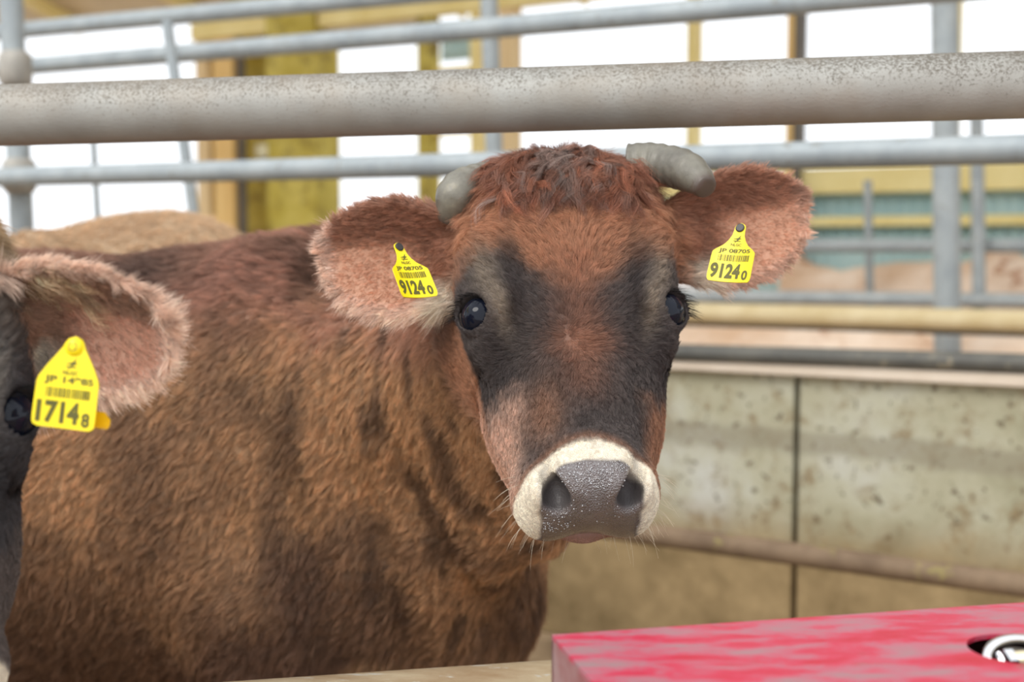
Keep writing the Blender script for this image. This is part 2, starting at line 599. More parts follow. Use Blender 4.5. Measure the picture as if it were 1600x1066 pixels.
def grow(S, count, in_view, k=5, rad=.00028, lift=.30, clump=.006, seed=3, dens_mul=None, jitter=.22, cvar=.36):
    r = np.random.default_rng(seed)
    Q = S['Q']; V = S['V']
    T = np.concatenate([Q[:, [0, 1, 2]], Q[:, [0, 2, 3]]])
    a, b, c = V[T[:, 0]], V[T[:, 1]], V[T[:, 2]]
    area = .5 * np.linalg.norm(np.cross(b - a, c - a), axis=1)
    d = S['dens'] if dens_mul is None else S['dens'] * dens_mul
    wgt = area * d[T].mean(1) * in_view(a, S['N'][T[:, 0]])
    idx = r.choice(len(T), count, p=wgt / wgt.sum())
    u = r.random(count); v = r.random(count); m = u + v > 1; u[m] = 1 - u[m]; v[m] = 1 - v[m]
    t = T[idx]; B = np.stack([1 - u - v, u, v], -1)
    ip = lambda arr: np.einsum('ni,ni...->n...', B, arr[t])
    P = ip(V); N = ip(S['N']); N /= np.linalg.norm(N, axis=1, keepdims=True)
    F = ip(S['flow']); L = ip(S['length']); col = ip(S['col']); curl = ip(S['curl'])
    # wander of the lie of the coat
    W = np.stack([fnoise(P, 9, 51), fnoise(P, 9, 67), fnoise(P, 9, 83)], -1) - .5
    W2 = np.stack([fnoise(P, 45, 151), fnoise(P, 45, 167), fnoise(P, 45, 183)], -1) - .5
    D = F + W * .8 + W2 * .9
    D -= N * (D * N).sum(1, keepdims=True)
    D /= np.linalg.norm(D, axis=1, keepdims=True) + 1e-9
    # clumps
    cl = clump
    G = P @ CLROT + .6 * cl * W * 4
    cell = np.floor(G / cl).astype(np.int64)
    hx = np.stack([_hash(cell[:, 0], cell[:, 1], cell[:, 2], s) for s in (1, 2, 3)], -1)
    centre = P + ((cell + .15 + .7 * hx) * cl - G) @ CLROT.T
    cr = np.stack([_hash(cell[:, 0], cell[:, 1], cell[:, 2], s) for s in (4, 5, 6)], -1) - .5
    D = D + cr * .55 + (r.random((count, 3)) - .5) * jitter * 2
    lf = lift * (0.7 + .6 * r.random(count))[:, None]
    L = L * (0.65 + .6 * r.random(count)) * (0.8 + .4 * hx[:, 0])
    s = np.linspace(0, 1, k)
    pts = np.empty((count, k, 3))
    for i, x in enumerate(s):
        p = P + L[:, None] * (x * D * (1 - .15 * x) + N * lf * (x - .55 * x * x))
        pull = .45 * x ** 1.5
        toc = (centre - P) * np.minimum(1, L / (cl * 2.2))[:, None]
        toc -= N * (toc * N).sum(1, keepdims=True)
        p = p + toc * pull
        cu = curl * x
        p = p + (W2 * cu[:, None] * L[:, None] * 1.2)
        pts[:, i] = p
    pts[:, 0] -= N * .0006
    cj = (0.72 + .5 * r.random(count)) * (1 - cvar / 2 + cvar * hx[:, 1])
    col = col * cj[:, None]
    radii = rad * np.array([1, .95, .8, .55, .12])[:k] if k == 5 else rad * (1 - .88 * s)
    return pts, radii, col


def frustum(margin=120, back=-.25):
    def f(P, N):
        D = P - CAM
        z = D @ FWD
        x = 800 + FPX * (D[:, 0]) / z; y = 533 - FPX * (D @ UPV) / z
        vis = (z > .3) & (x > -margin) & (x < 1600 + margin) & (y > -margin) & (y < 1066 + margin)
        Dn = D / np.linalg.norm(D, axis=1, keepdims=True)
        face = -(Dn * N).sum(1)
        return (vis & (face > back)).astype(float) * (0.35 + .65 * np.clip(face + .3, 0, 1)) / (z * z)
    return f


# coat colours of each marking; some shade and sunlight is painted with them
def mixa(a, b, f): return a * (1 - f)[:, None] + b * f[:, None]


def g2(u, v, cu, cv, su, sv): return np.exp(-((u - cu) / su) ** 2 - ((v - cv) / sv) ** 2)


COAT = dict(
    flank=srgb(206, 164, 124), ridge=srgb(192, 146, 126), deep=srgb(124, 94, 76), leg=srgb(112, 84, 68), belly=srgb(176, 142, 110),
    brow=srgb(192, 142, 110), mask=srgb(92, 83, 80), red=srgb(160, 112, 88), cheek=srgb(224, 186, 164), side=srgb(180, 132, 102),
    taupe=srgb(166, 150, 132), cream=srgb(240, 230, 212), pad=srgb(112, 104, 103), dark=srgb(66, 57, 55), poll=srgb(150, 108, 90),
    ear=srgb(174, 126, 102), earin=srgb(214, 166, 138), rim=srgb(248, 222, 204), lip=srgb(190, 150, 138))


def paint_cow(cow, V, N, K=COAT, ear_tone=1.0):
    n = len(V)
    T = cow.T(V); H = cow.H(V)
    u, v, w_ = H.T
    au = np.abs(u)
    nz1 = fnoise(V, 5, 11); nz2 = fnoise(V, 18, 23); nz3 = fnoise(V, 60, 31)
    # --- torso
    col = np.tile(K['flank'], (n, 1))
    col = mixa(col, K['ridge'], sstep(1.06, 1.20, T[:, 2] + (nz2 - .5) * .1))
    low = sstep(1.0, .66, T[:, 2] + .30 * np.clip(T[:, 0] + .50, 0, .55) + (nz1 - .5) * .35)  # darker low coat, with the left cow's shadow painted in towards the rear
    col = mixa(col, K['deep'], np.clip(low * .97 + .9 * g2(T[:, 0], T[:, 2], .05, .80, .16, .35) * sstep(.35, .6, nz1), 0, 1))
    col = mixa(col, K['deep'], sstep(.50, .68, fnoise(V, 7, 77)) * .55)
    strk = sstep(.48, .66, fnoise(V * np.array([1, 1, .22]), 26, 79)) * sstep(-.06, .08, T[:, 0])  # dark streaks painting the shade of the neck and shoulder folds
    col = mixa(col, K['leg'] * .8, strk * .75)
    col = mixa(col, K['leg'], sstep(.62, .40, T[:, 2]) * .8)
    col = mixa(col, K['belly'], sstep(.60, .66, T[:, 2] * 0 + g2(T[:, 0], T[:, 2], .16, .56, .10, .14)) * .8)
    col = mixa(col, K['dark'], g2(T[:, 0], T[:, 2], -.24, 1.20, .07, .05) * .7)
    flow = np.tile(-cow.x * .55 + np.array([0, 0, -.85]), (n, 1))
    up = sstep(1.08, 1.22, T[:, 2])
    flow = flow * (1 - up)[:, None] + (-cow.x * 1.0 + np.array([0, 0, -.1])) * up[:, None]
    length = .020 + .008 * sstep(.9, .5, T[:, 2]) + .006 * up
    dens = np.ones(n); curl = np.full(n, .25); wet = np.zeros(n); thin = np.zeros(n)
    # --- head
    hm = sstep(.30, .24, np.sqrt((u / .8) ** 2 + ((v - .22)) ** 2 + ((w_ + .07) / .9) ** 2)) * sstep(-.25, -.20, w_)
    hc = np.tile(K['brow'], (n, 1))
    hc = mixa(hc, K['red'], sstep(.04, .18, v) * .4)
    hc = mixa(hc, K['poll'], sstep(.07, -.01, v))
    nv = (nz2 - .5) * .05 + (nz3 - .5) * .03
    m = sstep(.135, .185, v + nv + .03 * g2(u, v, .05, .17, .03, .1) * 0 + (-.030 * np.exp(-(u / .035) ** 2) + .030 * sstep(.03, .09, au)))
    hc = mixa(hc, K['mask'], m)
    hc = mixa(hc, K['red'], np.exp(-((u) / .026) ** 2) * sstep(.13, .16, v) * sstep(.34, .28, v) * .60)
    hc = mixa(hc, K['red'], g2(u, v, .002, .250, .03, .016) * .8)
    # pale ring over and before the eye, dark hollow inside it
    e = H - EYE_C * np.stack([np.sign(u), np.ones(n), np.ones(n)], -1)
    de = np.linalg.norm(e, axis=1)
    hc = mixa(hc, K['taupe'], g2(au, v, .100, .155, .014, .034) * .6)
    hc = mixa(hc, K['taupe'], g2(au - .25 * (v - .2) * -1, v, .084, .200, .011, .034) * .9)
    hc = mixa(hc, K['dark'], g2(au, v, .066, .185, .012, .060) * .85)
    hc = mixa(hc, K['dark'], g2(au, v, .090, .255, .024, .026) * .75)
    # cheeks and bridge
    ck = sstep(.055, .085, au + (nz2 - .5) * .03) * sstep(.28, .32, v + nv)
    hc = mixa(hc, np.where((u < 0)[:, None], K['cheek'], K['side']), ck * .85) if True else hc
    hc = mixa(hc, K['side'], g2(u, v, -.045, .325, .020, .04) * .6)
    hc = mixa(hc, K['side'], sstep(-.09, -.13, w_) * sstep(.10, .2, v))
    hc = mixa(hc, K['cheek'], sstep(-.10, -.14, w_) * sstep(.22, .3, v) * .8)
    # muzzle: cream band, grey pad
    edge = .368 + .5 * u * u / .08 + (nz3 - .5) * .006
    cr = sstep(edge - .004, edge + .006, v + np.clip(-w_ - .06, 0, 1) * -.15)
    hc = mixa(hc, K['side'], sstep(edge - .014, edge - .002, v) * (1 - cr) * .5)
    hc = mixa(hc, K['cream'], cr)
    padr = np.sqrt((au / .060) ** 2 + (np.clip(.470 - v, 0, 1) / .058) ** 2)
    nd = cow.HR.T
    pad = sstep(1.12, .90, np.abs(au / (.0555)) ** 2.4 + (np.clip((.425 - v), 0, 9) / .030) ** 2 + (nz3 - .5) * .35)
    pad = pad * sstep(-.122, -.110, w_)
    padc = mixa(mixa(np.tile(K['pad'], (n, 1)), K['pad'] * np.array([.86, .76, .72]), sstep(.425, .445, v)), K['pad'] * .62, sstep(.50, .66, fnoise(V, 42, 91)) * .5)
    hc = mixa(hc, padc, pad)
    wet_h = pad
    lip = sstep(-.108, -.114, w_) * sstep(-.150, -.135, w_) * sstep(.385, .41, v)
    hc = mixa(hc, K['lip'], lip)
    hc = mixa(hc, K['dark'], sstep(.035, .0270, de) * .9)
    nost = np.minimum(ell(np.stack([au, v, w_], -1).astype(np.float32), *NO1), ell(np.stack([au, v, w_], -1).astype(np.float32), *NO2))
    hc = mixa(hc, srgb(26, 23, 24), sstep(.002, -.002, nost))
    col = mixa(col, hc, hm)
    wet = wet_h * hm * sstep(-.001, .003, nost)
    # flow on the face: up and out above the whorl, down below it
    wh = .245
    fu = np.clip(u / .06, -1, 1)
    up_ = sstep(wh + .01, wh - .02, v)
    dv = np.clip((v - wh) / .045, -1, 1)
    fy = np.where(dv < 0, dv * .75, dv)
    fy = fy * (1 - sstep(.13, .03, v)) + 1.0 * sstep(.13, .03, v)
    fx = np.clip(u / .045, -1, 1) * (.85 * up_ + .30 * (1 - up_)) + .5 * np.exp(-(u / .03) ** 2 - ((v - wh) / .03) ** 2)
    fx = fx + np.sign(u + .004) * .25 * (1 - np.abs(dv)) 
    fl = np.stack([fx, fy, np.zeros(n)], -1)
    flw = fl @ cow.HR.T
    flow = flow * (1 - hm)[:, None] + flw * hm[:, None]
    hl = .0085 + .008 * sstep(.20, .08, v) + .010 * sstep(.08, .0, v)
    hl = hl * (1 - .55 * sstep(.28, .38, v)) * (1 - .70 * cr)
    hl = hl * (1 - .55 * np.exp(-((u + .004) ** 2 + (v - wh - .006) ** 2) / .012 ** 2))
    hl = np.where(de < .040, np.minimum(hl, .0045), hl)
    length = length * (1 - hm) + hl * hm
    curl = curl * (1 - hm) + (.10 + .5 * sstep(.12, .03, v)) * hm
    nohair = np.clip(wet_h + lip * .8 + sstep(.031, .0260, de) + sstep(.004, 0, nost), 0, 1) * hm
    dens = dens * (1 + 2.6 * hm + 1.5 * cr * hm) * (1 - nohair)
    # --- ears
    for i in range(len(cow.ears)):
        E = cow.E(V, i)
        p, q, r = E.T
        x = np.clip(p / EAR_L, -.2, 1.1); xc = np.clip(x, 0, 1)
        em = sstep(.012, .045, p) * sstep(.11, .09, np.abs(q)) * sstep(.06, .05, np.abs(r))
        em = em * (np.abs(ear_sdf(E.astype(np.float32))) < .012)
        hw = EAR_W * (0.50 + 0.50 * np.sin(np.clip(xc / 0.62, 0, 1) * math.pi / 2)) * np.sqrt(np.clip(1 - np.clip((x - .45) / .57, 0, 1) ** 2.3, 0, 1)) + .001
        qq = q / hw
        R = cow.ears[i][1]
        fr = N @ R[:, 2]                                 # faces the open side
        inner = sstep(.1, .5, fr) * sstep(1.0, .80, np.abs(qq))
        ec = np.tile(K['ear'] * ear_tone, (n, 1))
        pinkm = inner * sstep(.45, .10, qq) * sstep(.25, .5, xc)
        ec = mixa(ec, K['earin'], pinkm)
        rim = (sstep(.70, .92, np.abs(qq)) * sstep(.1, -.2, qq) + sstep(.90, .97, xc) * .8 + sstep(.85, 1, qq) * cow.rims[i][1]) * cow.rims[i][0]  # pale rim hair, stronger on one ear to paint its sunlit edge
        white = sstep(.42, .22, xc) * sstep(-.25, -.6, qq) * sstep(-.2, .3, fr + .3)
        ec = mixa(ec, K['rim'], np.clip(rim, 0, 1) * .9)
        ec = mixa(ec, K['cream'], white * .85)
        col = mixa(col, ec, em)
        thin = np.maximum(thin, em * sstep(.25, .6, xc))
        wet = wet * (1 - em)
        lq = np.sign(q) * (1 - inner) * .35
        ef = np.stack([np.full(n, 1.0), lq + qq * .5 - .25, np.zeros(n)], -1) @ R.T
        flow = flow * (1 - em)[:, None] + ef * em[:, None]
        el = .012 * (1 - .5 * pinkm) + .010 * np.clip(rim, 0, 1) + .006 * sstep(.5, .1, xc) + .008 * white
        length = length * (1 - em) + el * em
        ed = 3.0 * (1 - .80 * pinkm) + 1.5 * np.clip(rim, 0, 1)
        dens = dens * (1 - em) + ed * em
        curl = curl * (1 - em) + .25 * em
    return col, wet, thin, dens, length, flow, curl

# ------------------------------------------------------------------ the barn behind
M_SOIL = rough_mat('trampled_soil', srgb(120, 98, 72), srgb(178, 152, 120), 3, .95, .5, spots=srgb(90, 74, 52), bdist=.03)
M_STRAW = rough_mat('straw_bedding', srgb(202, 172, 144), srgb(232, 216, 200), 2.5, .95, .5, spots=srgb(172, 128, 100), spot_scale=4, bdist=.03)
M_GALV = rough_mat('galvanised_steel', srgb(146, 154, 158), srgb(168, 175, 177), 9, .6, .05, metal=.2, spots=srgb(140, 142, 138), spot_scale=30)
M_PIPE = rough_mat('dusty_pipe', srgb(150, 146, 138), srgb(176, 171, 162), 16, .62, .15, metal=.15, spots=srgb(128, 112, 98))
M_MUDPIPE = rough_mat('muddy_pipe', srgb(112, 92, 72), srgb(142, 120, 96), 8, .8, .3, spots=srgb(150, 138, 84), spot_scale=7)
M_TANPIPE = rough_mat('tan_pipe', srgb(190, 172, 130), srgb(206, 192, 156), 8, .8, .2)
M_DARKPIPE = rough_mat('weathered_pipe_and_shade', srgb(82, 82, 78), srgb(112, 110, 102), 6, .6, .2, spots=srgb(150, 140, 120))
M_YELLOW = rough_mat('yellow_painted_steel', srgb(226, 206, 132), srgb(240, 224, 160), 3, .6, .05)
M_OLIVE = rough_mat('faded_yellow_wall', srgb(176, 158, 62), srgb(206, 190, 100), 4, .85, .1, spots=srgb(128, 110, 48), spot_scale=6, spot_lo=.5)
M_WOOD = rough_mat('pale_timber', srgb(214, 186, 138), srgb(232, 208, 164), 4, .8, .1, vec=(4, 4, .5))
M_ORANGE = rough_mat('ochre_timber', srgb(216, 176, 108), srgb(232, 198, 132), 4, .8, .1, vec=(4, 4, .5))
M_DARKSTEEL = rough_mat('dark_steel', srgb(88, 82, 74), srgb(110, 102, 92), 4, .7, .1)
M_TEAL = rough_mat('pale_teal_sheet', srgb(160, 190, 190), srgb(184, 208, 206), 2, .6, .05)
M_PALE = rough_mat('translucent_sheet', srgb(232, 222, 206), srgb(244, 236, 224), 2, .7, .05)
M_ROOF = rough_mat('roof_sheet', srgb(200, 184, 156), srgb(220, 206, 178), 2, .8, .05)
M_BOX = flat_mat('cream_plastic', srgb(232, 226, 190), .5)
M_BOXGREY = flat_mat('grey_plastic', srgb(176, 180, 186), .5)
M_RUBBER = flat_mat('dark_rubber', srgb(58, 54, 50), .6)


def concrete_mat():
    m, N, L, B = new_mat('stained_concrete')
    n1 = noise_node(N, L, 2.2, 6, .65)
    base = ramp(N, L, n1.outputs['Fac'], [(.30, srgb(150, 146, 118)), (.46, srgb(178, 174, 148)), (.56, srgb(188, 186, 164)), (.7, srgb(200, 200, 190))]).outputs['Color']
    n2 = noise_node(N, L, 13, 5, .7)
    f2 = ramp(N, L, n2.outputs['Fac'], [(.52, (0, 0, 0)), (.72, (1, 1, 1))]).outputs['Color']
    c = mixc(N, L, f2, base, srgb(138, 118, 84))
    n2b = noise_node(N, L, 34, 3, .6)
    f2b = ramp(N, L, n2b.outputs['Fac'], [(.60, (0, 0, 0)), (.68, (.9, .9, .9))]).outputs['Color']
    c = mixc(N, L, f2b, c, srgb(96, 82, 60))
    # dirt splashed up from the floor and one grimy tide band, both fixed to the wall's height
    tc = N.new('ShaderNodeTexCoord'); sp = N.new('ShaderNodeSeparateXYZ'); L.new(tc.outputs['Object'], sp.inputs[0])
    n3 = noise_node(N, L, 3.0, 4, .6)
    ad = N.new('ShaderNodeMath'); ad.operation = 'MULTIPLY_ADD'; ad.inputs[1].default_value = .12; ad.inputs[2].default_value = -.06
    L.new(n3.outputs['Fac'], ad.inputs[0])
    az = N.new('ShaderNodeMath'); az.operation = 'ADD'; L.new(sp.outputs['Z'], az.inputs[0]); L.new(ad.outputs[0], az.inputs[1])
    mud = ramp(N, L, az.outputs[0], [(.36, (1, 1, 1)), (.52, (0, 0, 0))]).outputs['Color']
    n4 = noise_node(N, L, 7, 5, .7)
    mudc = ramp(N, L, n4.outputs['Fac'], [(.3, srgb(120, 100, 66)), (.7, srgb(172, 148, 108))]).outputs['Color']
    c = mixc(N, L, mud, c, mudc)
    band = ramp(N, L, az.outputs[0], [(.66, (0, 0, 0)), (.69, (.6, .6, .6)), (.745, (.6, .6, .6)), (.765, (0, 0, 0))]).outputs['Color']
    c = mixc(N, L, band, c, srgb(140, 132, 112))
    L.new(c, B.inputs['Base Color']); B.inputs['Roughness'].default_value = .85
    bp = N.new('ShaderNodeBump'); bp.inputs['Strength'].default_value = .25; bp.inputs['Distance'].default_value = .006
    L.new(n2.outputs['Fac'], bp.inputs['Height']); L.new(bp.outputs['Normal'], B.inputs['Normal'])
    return m


def corrugated(name, p0, p1, z0, z1, mat, pitch=.076, amp=.010, parent=None, thick=.004):
    """upright corrugated sheet between two ground points"""
    p0 = np.asarray(p0, float); p1 = np.asarray(p1, float); d = p1 - p0; Lh = np.linalg.norm(d); d /= Lh
    nrm = np.cross(d, [0, 0, 1.0]); n = int(Lh / pitch * 6)
    V = []; F = []
    for i in range(n + 1):
        s = Lh * i / n
        o = amp * math.sin(2 * math.pi * s / pitch)
        for k, t in enumerate((0, thick)):
            for z in (z0, z1):
                q = p0 + d * s + nrm * (o + t); V.append((q[0], q[1], z))
    for i in range(n):
        a = i * 4; b = a + 4
        F += [(a, b, b + 1, a + 1), (a + 2, a + 3, b + 3, b + 2), (a, a + 2, b + 2, b), (a + 1, b + 1, b + 3, a + 3)]
    F += [(0, 1, 3, 2), (n * 4, n * 4 + 2, n * 4 + 3, n * 4 + 1)]
    return mesh_obj(name, V, F, mat, parent, True)


# floor of the pens
fl = MB(); fl.box((0, 6, -.05), (14, 0, 0), (0, 10, 0), (0, 0, .05))
tag(fl.build('floor', M_SOIL), 'trampled earth and straw floor of the cattle pens', None, None, 'structure')

CF = 7.81                                     # far wall plane
def wl(s, z=0.0, c=CF):                       # a point along a long-wall plane
    p = WN * c + WD * s; return np.array([p[0], p[1], z])
def sz(px, py, c=CF):                         # along / height on that plane of a point seen at a pixel
    p = on(px, py, c); return (p - WN * c) @ WD, p[2]


def upright(name, px, wpx, z0, z1, c, mat, depth=.12, bevel=.004, py=200):
    s0, _ = sz(px - wpx / 2, py, c); s1, _ = sz(px + wpx / 2, py, c)
    b = MB(); b.box(wl((s0 + s1) / 2, (z0 + z1) / 2, c), WD * (s1 - s0) / 2, WN * depth / 2, (0, 0, (z1 - z0) / 2))
    return b.build(name, mat, bevel=bevel)


ZT = 3.02
TS0, _ = sz(820, 300); TS1 = 9.0
corrugated('wall_back', wl(TS0), wl(TS1), .0, 1.62, M_TEAL)['kind'] = 'structure'
bpy.data.objects['wall_back']['label'] = 'pale teal corrugated sheet wall below the openings'
# yellow rails along that wall
def beam(name, s0, s1, z, h, c, mat, depth=.06, label=None, cat='beam', group=None):
    b = MB(); b.box(wl((s0 + s1) / 2, z, c), WD * (s1 - s0) / 2, WN * depth / 2, (0, 0, h / 2))
    return tag(b.build(name, mat, bevel=.004), label, cat, group)


beam('window_sill_beam', TS0, TS1, 1.695, .15, CF - .05, M_YELLOW, .10, 'wide yellow beam under the bright openings above the teal wall')
beam('steel_girt', TS0, TS1, 1.45, .06, CF - .06, M_YELLOW, .06, 'thin yellow rail halfway up the pale teal wall')
beam('top_plate_beam', sz(312, 40)[0], TS1, 3.00, .13, CF - .05, M_YELLOW, .12, 'long yellow beam over the bright openings under the roof edge')
corrugated('eave_sheet', wl(sz(312, 40)[0], c=CF - .02), wl(TS1, c=CF - .02), 3.07, 3.19, M_GALV, pitch=.06)
tag(bpy.data.objects['eave_sheet'], 'strip of grey corrugated sheet above the long yellow beam', 'sheet')

# uprights of the far wall
def xpost(name, px, wpx, mat, label, cat='post', z0=0.0, z1=3.0, c=CF - .02, depth=.12, group=None):
    return tag(upright(name, px, wpx, z0, z1, c, mat, depth), label, cat, group)


xpost('timber_post', 797, 24, M_WOOD, 'pale timber post right of the blue-grey post, above the tuft of the brown cow')
xpost('window_post', 1084, 15, M_YELLOW, 'narrow yellow post between two bright openings above the right horn')
p = empty('steel_column', wl(sz(1243, 200)[0], 0, CF - .10)); tag(p, 'tall column, pale tan on the left and dark on the right, beside the right ear', 'column')
for nm, cx, wd, mt in (('flange', 1239, 12, M_ORANGE), ('web', 1249, 9, M_DARKSTEEL)):
    o = upright(nm, cx, wd, 0, 3.0, CF - .10, mt, .16); o.parent = p; o.location = -p.location
xpost('window_post', 1488, 20, M_YELLOW, 'yellow post behind the galvanised post at the right', c=CF - .02)
xpost('timber_post', 670, 22, M_OLIVE, 'olive yellow post at the right edge of the bright opening left of centre')
xpost('timber_post', 747, 12, M_YELLOW, 'slim pale yellow post left of the blue-grey upright at top centre')
s0, z = sz(690, 100); s1, _ = sz(744, 100)
corrugated('teal_shutter', wl(s0), wl(s1), 2.62, 2.80, M_TEAL); tag(bpy.data.objects['teal_shutter'], 'small teal panel between the posts above centre', 'panel')
beam('cross_rail', s0 - .05, s1 + .05, 2.54, .07, CF, M_YELLOW, label='short yellow rail under the small teal panel', cat='rail')
beam('cross_rail', s0 - .05, s1 + .05, 2.12, .06, CF, M_YELLOW, label='short yellow rail low between the olive post and the slim post', cat='rail')
s0, _ = sz(512, 100); s1, _ = sz(660, 100)
corrugated('pale_sheet', wl(s0), wl(s1), 2.78, 2.94, M_PALE); tag(bpy.data.objects['pale_sheet'], 'pale beige sheet across the top of the opening left of centre', 'sheet')
# faded yellow wall with ochre post and box
s0, _ = sz(437, 200); s1, _ = sz(512, 200)
b = MB(); b.box(wl((s0 + s1) / 2, 1.7), WD * (s1 - s0) / 2, WN * .15, (0, 0, 1.7)); tag(b.build('wall_panel', M_OLIVE), 'faded olive yellow wall panel left of the left ear', 'wall panel')
s0, _ = sz(312, 200); s1, _ = sz(440, 200)
b = MB(); b.box(wl((s0 + s1) / 2, 1.7, CF + .4), WD * (s1 - s0) / 2, WN * .05, (0, 0, 1.7)); tag(b.build('wall_panel', M_OLIVE), 'mottled yellow wall panel behind the switch box and ochre post', 'wall panel')
xpost('timber_post', 324, 20, M_WOOD, 'tan post at the left edge of the yellow wall', c=CF + .1)
xpost('timber_post', 357, 30, M_ORANGE, 'ochre post left of the switch box', c=CF)
xpost('dark_gap_strip', 378, 8, M_DARKSTEEL, 'thin dark strip added for the gap between the ochre post and the switch box', 'pipe', c=CF, depth=.05)  # dark strip added where there is only a dark gap
for (py0, py1, lab) in ((28, 52, 'upper cream box on the yellow wall near the top'), (222, 246, 'cream box on the yellow wall just under the thick pipe')):
    sa, za = sz(388, py1); sb, zb = sz(434, py0)
    q = empty('switch_box', wl((sa + sb) / 2, (za + zb) / 2, CF + .2)); tag(q, lab, 'switch box')
    m1 = MB(); m1.box((0, 0, 0), WD * (sb - sa) / 2, WN * .12, (0, 0, (zb - za) / 2)); m1.build('housing', M_BOX, q, bevel=.01)
    m2 = MB(); m2.box((0, 0, -(zb - za) * .8), WD * (sb - sa) * .36, WN * .10, (0, 0, (zb - za) * .28)); m2.build('cover', M_BOXGREY, q, bevel=.008)
    m3 = MB(); m3.box(-WN * .13 - np.array([0, 0, (zb - za) * .8]), WD * .05, WN * .02, (0, 0, .03)); m3.build('button', M_RUBBER, q)
# roof edge with rafters
rf = MB()
r0 = wl(0, 3.36, CF + .5); r1 = wl(0, 4.75, CF - 4.2)
rf.box((r0 + r1) / 2, WD * 11, (r1 - r0) / 2, np.array([0, 0, .03]))
tag(rf.build('ceiling', M_ROOF), 'tan roof sheeting over the pens', None, None, 'structure')
for i, px in enumerate((60, 250, 420, 715, 905, 1160, 1380)):
    s, _ = sz(px, 20)
    b = MB(); a0 = wl(s, 3.27, CF + .45); a1 = wl(s, 4.66, CF - 4.1)
    b.box((a0 + a1) / 2, WD * .045, (a1 - a0) / 2, np.array([0, 0, .06]))
    if i in (3, 4):
        b.box(wl(s - .25, 3.12), WD * .30 + np.array([0, 0, -.18]), WN * .03, np.array([0, 0, .035]))
    tag(b.build('rafter', M_YELLOW), 'yellow rafter under the roof edge, ' + ['farthest left', 'over the left gate', 'over the yellow wall', 'with a slanting brace, above the left ear', 'with a slanting brace, above the cow head', 'above the right horn', 'near the galvanised post'][i], 'rafter', 'rafters under the roof')

# things on the far side: straw, sheets and rails
def strip(name, c0, c1, s0, s1, z0, z1, mat, seed, label, cat, kind='stuff', n=80, amp=.06):
    V = []; F = []
    r = np.random.default_rng(seed)
    m = 10
    A = np.array([[wl(s0 + (s1 - s0) * i / n, 0, c0 + (c1 - c0) * j / m) for j in range(m + 1)] for i in range(n + 1)])
    G = A.reshape(-1, 3)
    prof = np.tile(np.sin(np.linspace(0, math.pi, m + 1)) ** .6, n + 1)
    G[:, 2] = z0 + (z1 - z0) * prof + amp * (fnoise(G, 3, seed) - .5) * 2 * prof
    G[:, 2] = np.maximum(G[:, 2], z0)
    for i in range(n):
        for j in range(m): F.append((i * (m + 1) + j, (i + 1) * (m + 1) + j, (i + 1) * (m + 1) + j + 1, i * (m + 1) + j + 1))
    o = mesh_obj(name, G, F, mat)
    return tag(o, label, cat, None, kind)


strip('straw_bedding', 5.08, 6.8, -6, 3, .0, .92, M_STRAW, 5, 'bed of pale orange straw beyond the rails at the right', 'straw', amp=.14)
strip('straw_heap', 6.85, 7.7, sz(1275, 430)[0], 4, .0, 1.24, M_STRAW, 9, 'long heap of loose straw against the teal wall at the right', 'straw', amp=.18)
s0, _ = sz(1075, 430); s1, _ = sz(1205, 430)
b = MB(); b.box(wl((s0 + s1) / 2, .62, CF - .9), WD * (s1 - s0) / 2, WN * .02, (0, 0, .60)); tag(b.build('white_sheet', flat_mat('white_plastic', srgb(240, 240, 242), .5), bevel=.005), 'white sheet standing left of the dark column, below the right ear', 'sheet')


def pipe(name, pts, r, mat, label, cat='rail', group=None, n=28):
    m = MB(); m.tube(pts, r, n)
    o = m.build(name, mat, smooth=True); bv = o.modifiers.new('edge', 'EDGE_SPLIT'); bv.split_angle = 1.0
    return tag(o, label, cat, group)


def wall_pipe(name, px0, py0, px1, py1, c, r, mat, label, ext0=0., ext1=0., cat='rail', group=None):
    a = on(px0, py0, c); b = on(px1, py1, c)
    z = None
    d = (b - a) / np.linalg.norm(b - a)
    return pipe(name, [a - d * ext0, b + d * ext1], r, mat, label, cat, group)


def post(name, px0, py0, px1, py1, c, r, mat, label, cat='post', group=None, zbot=None, ztop=None):
    a = on(px0, py0, c); b = on(px1, py1, c)                    # top and lower point seen
    d = (b - a) / (a[2] - b[2])
    t = a - d * ((ztop - a[2]) if ztop else 0)
    zb = 0.0 if zbot is None else zbot
    e = a + d * (a[2] - zb)
    return pipe(name, [t, e], r, mat, label, cat, group)


# far rails beyond the post (right)
for (y0, y1, c, r, mt, lab) in ((384, 384, 6.6, .035, M_GALV, 'grey rail at eye level crossing in front of the teal wall'),
                                (463, 470, 6.4, .035, M_GALV, 'low grey rail in front of the straw heap')):
    wall_pipe('feed_rail', 1075, y0, 1600, y1, c, r, mt, lab, .2, 1.5)
post('rail_post', 1527, 260, 1530, 470, 6.5, .032, M_GALV, 'thin grey post right of the galvanised post in front of the teal wall', ztop=1.95)
post('rail_post', 1356, 300, 1358, 400, 6.9, .022, M_GALV, 'faint thin post in front of the teal wall left of the galvanised post', ztop=1.65)
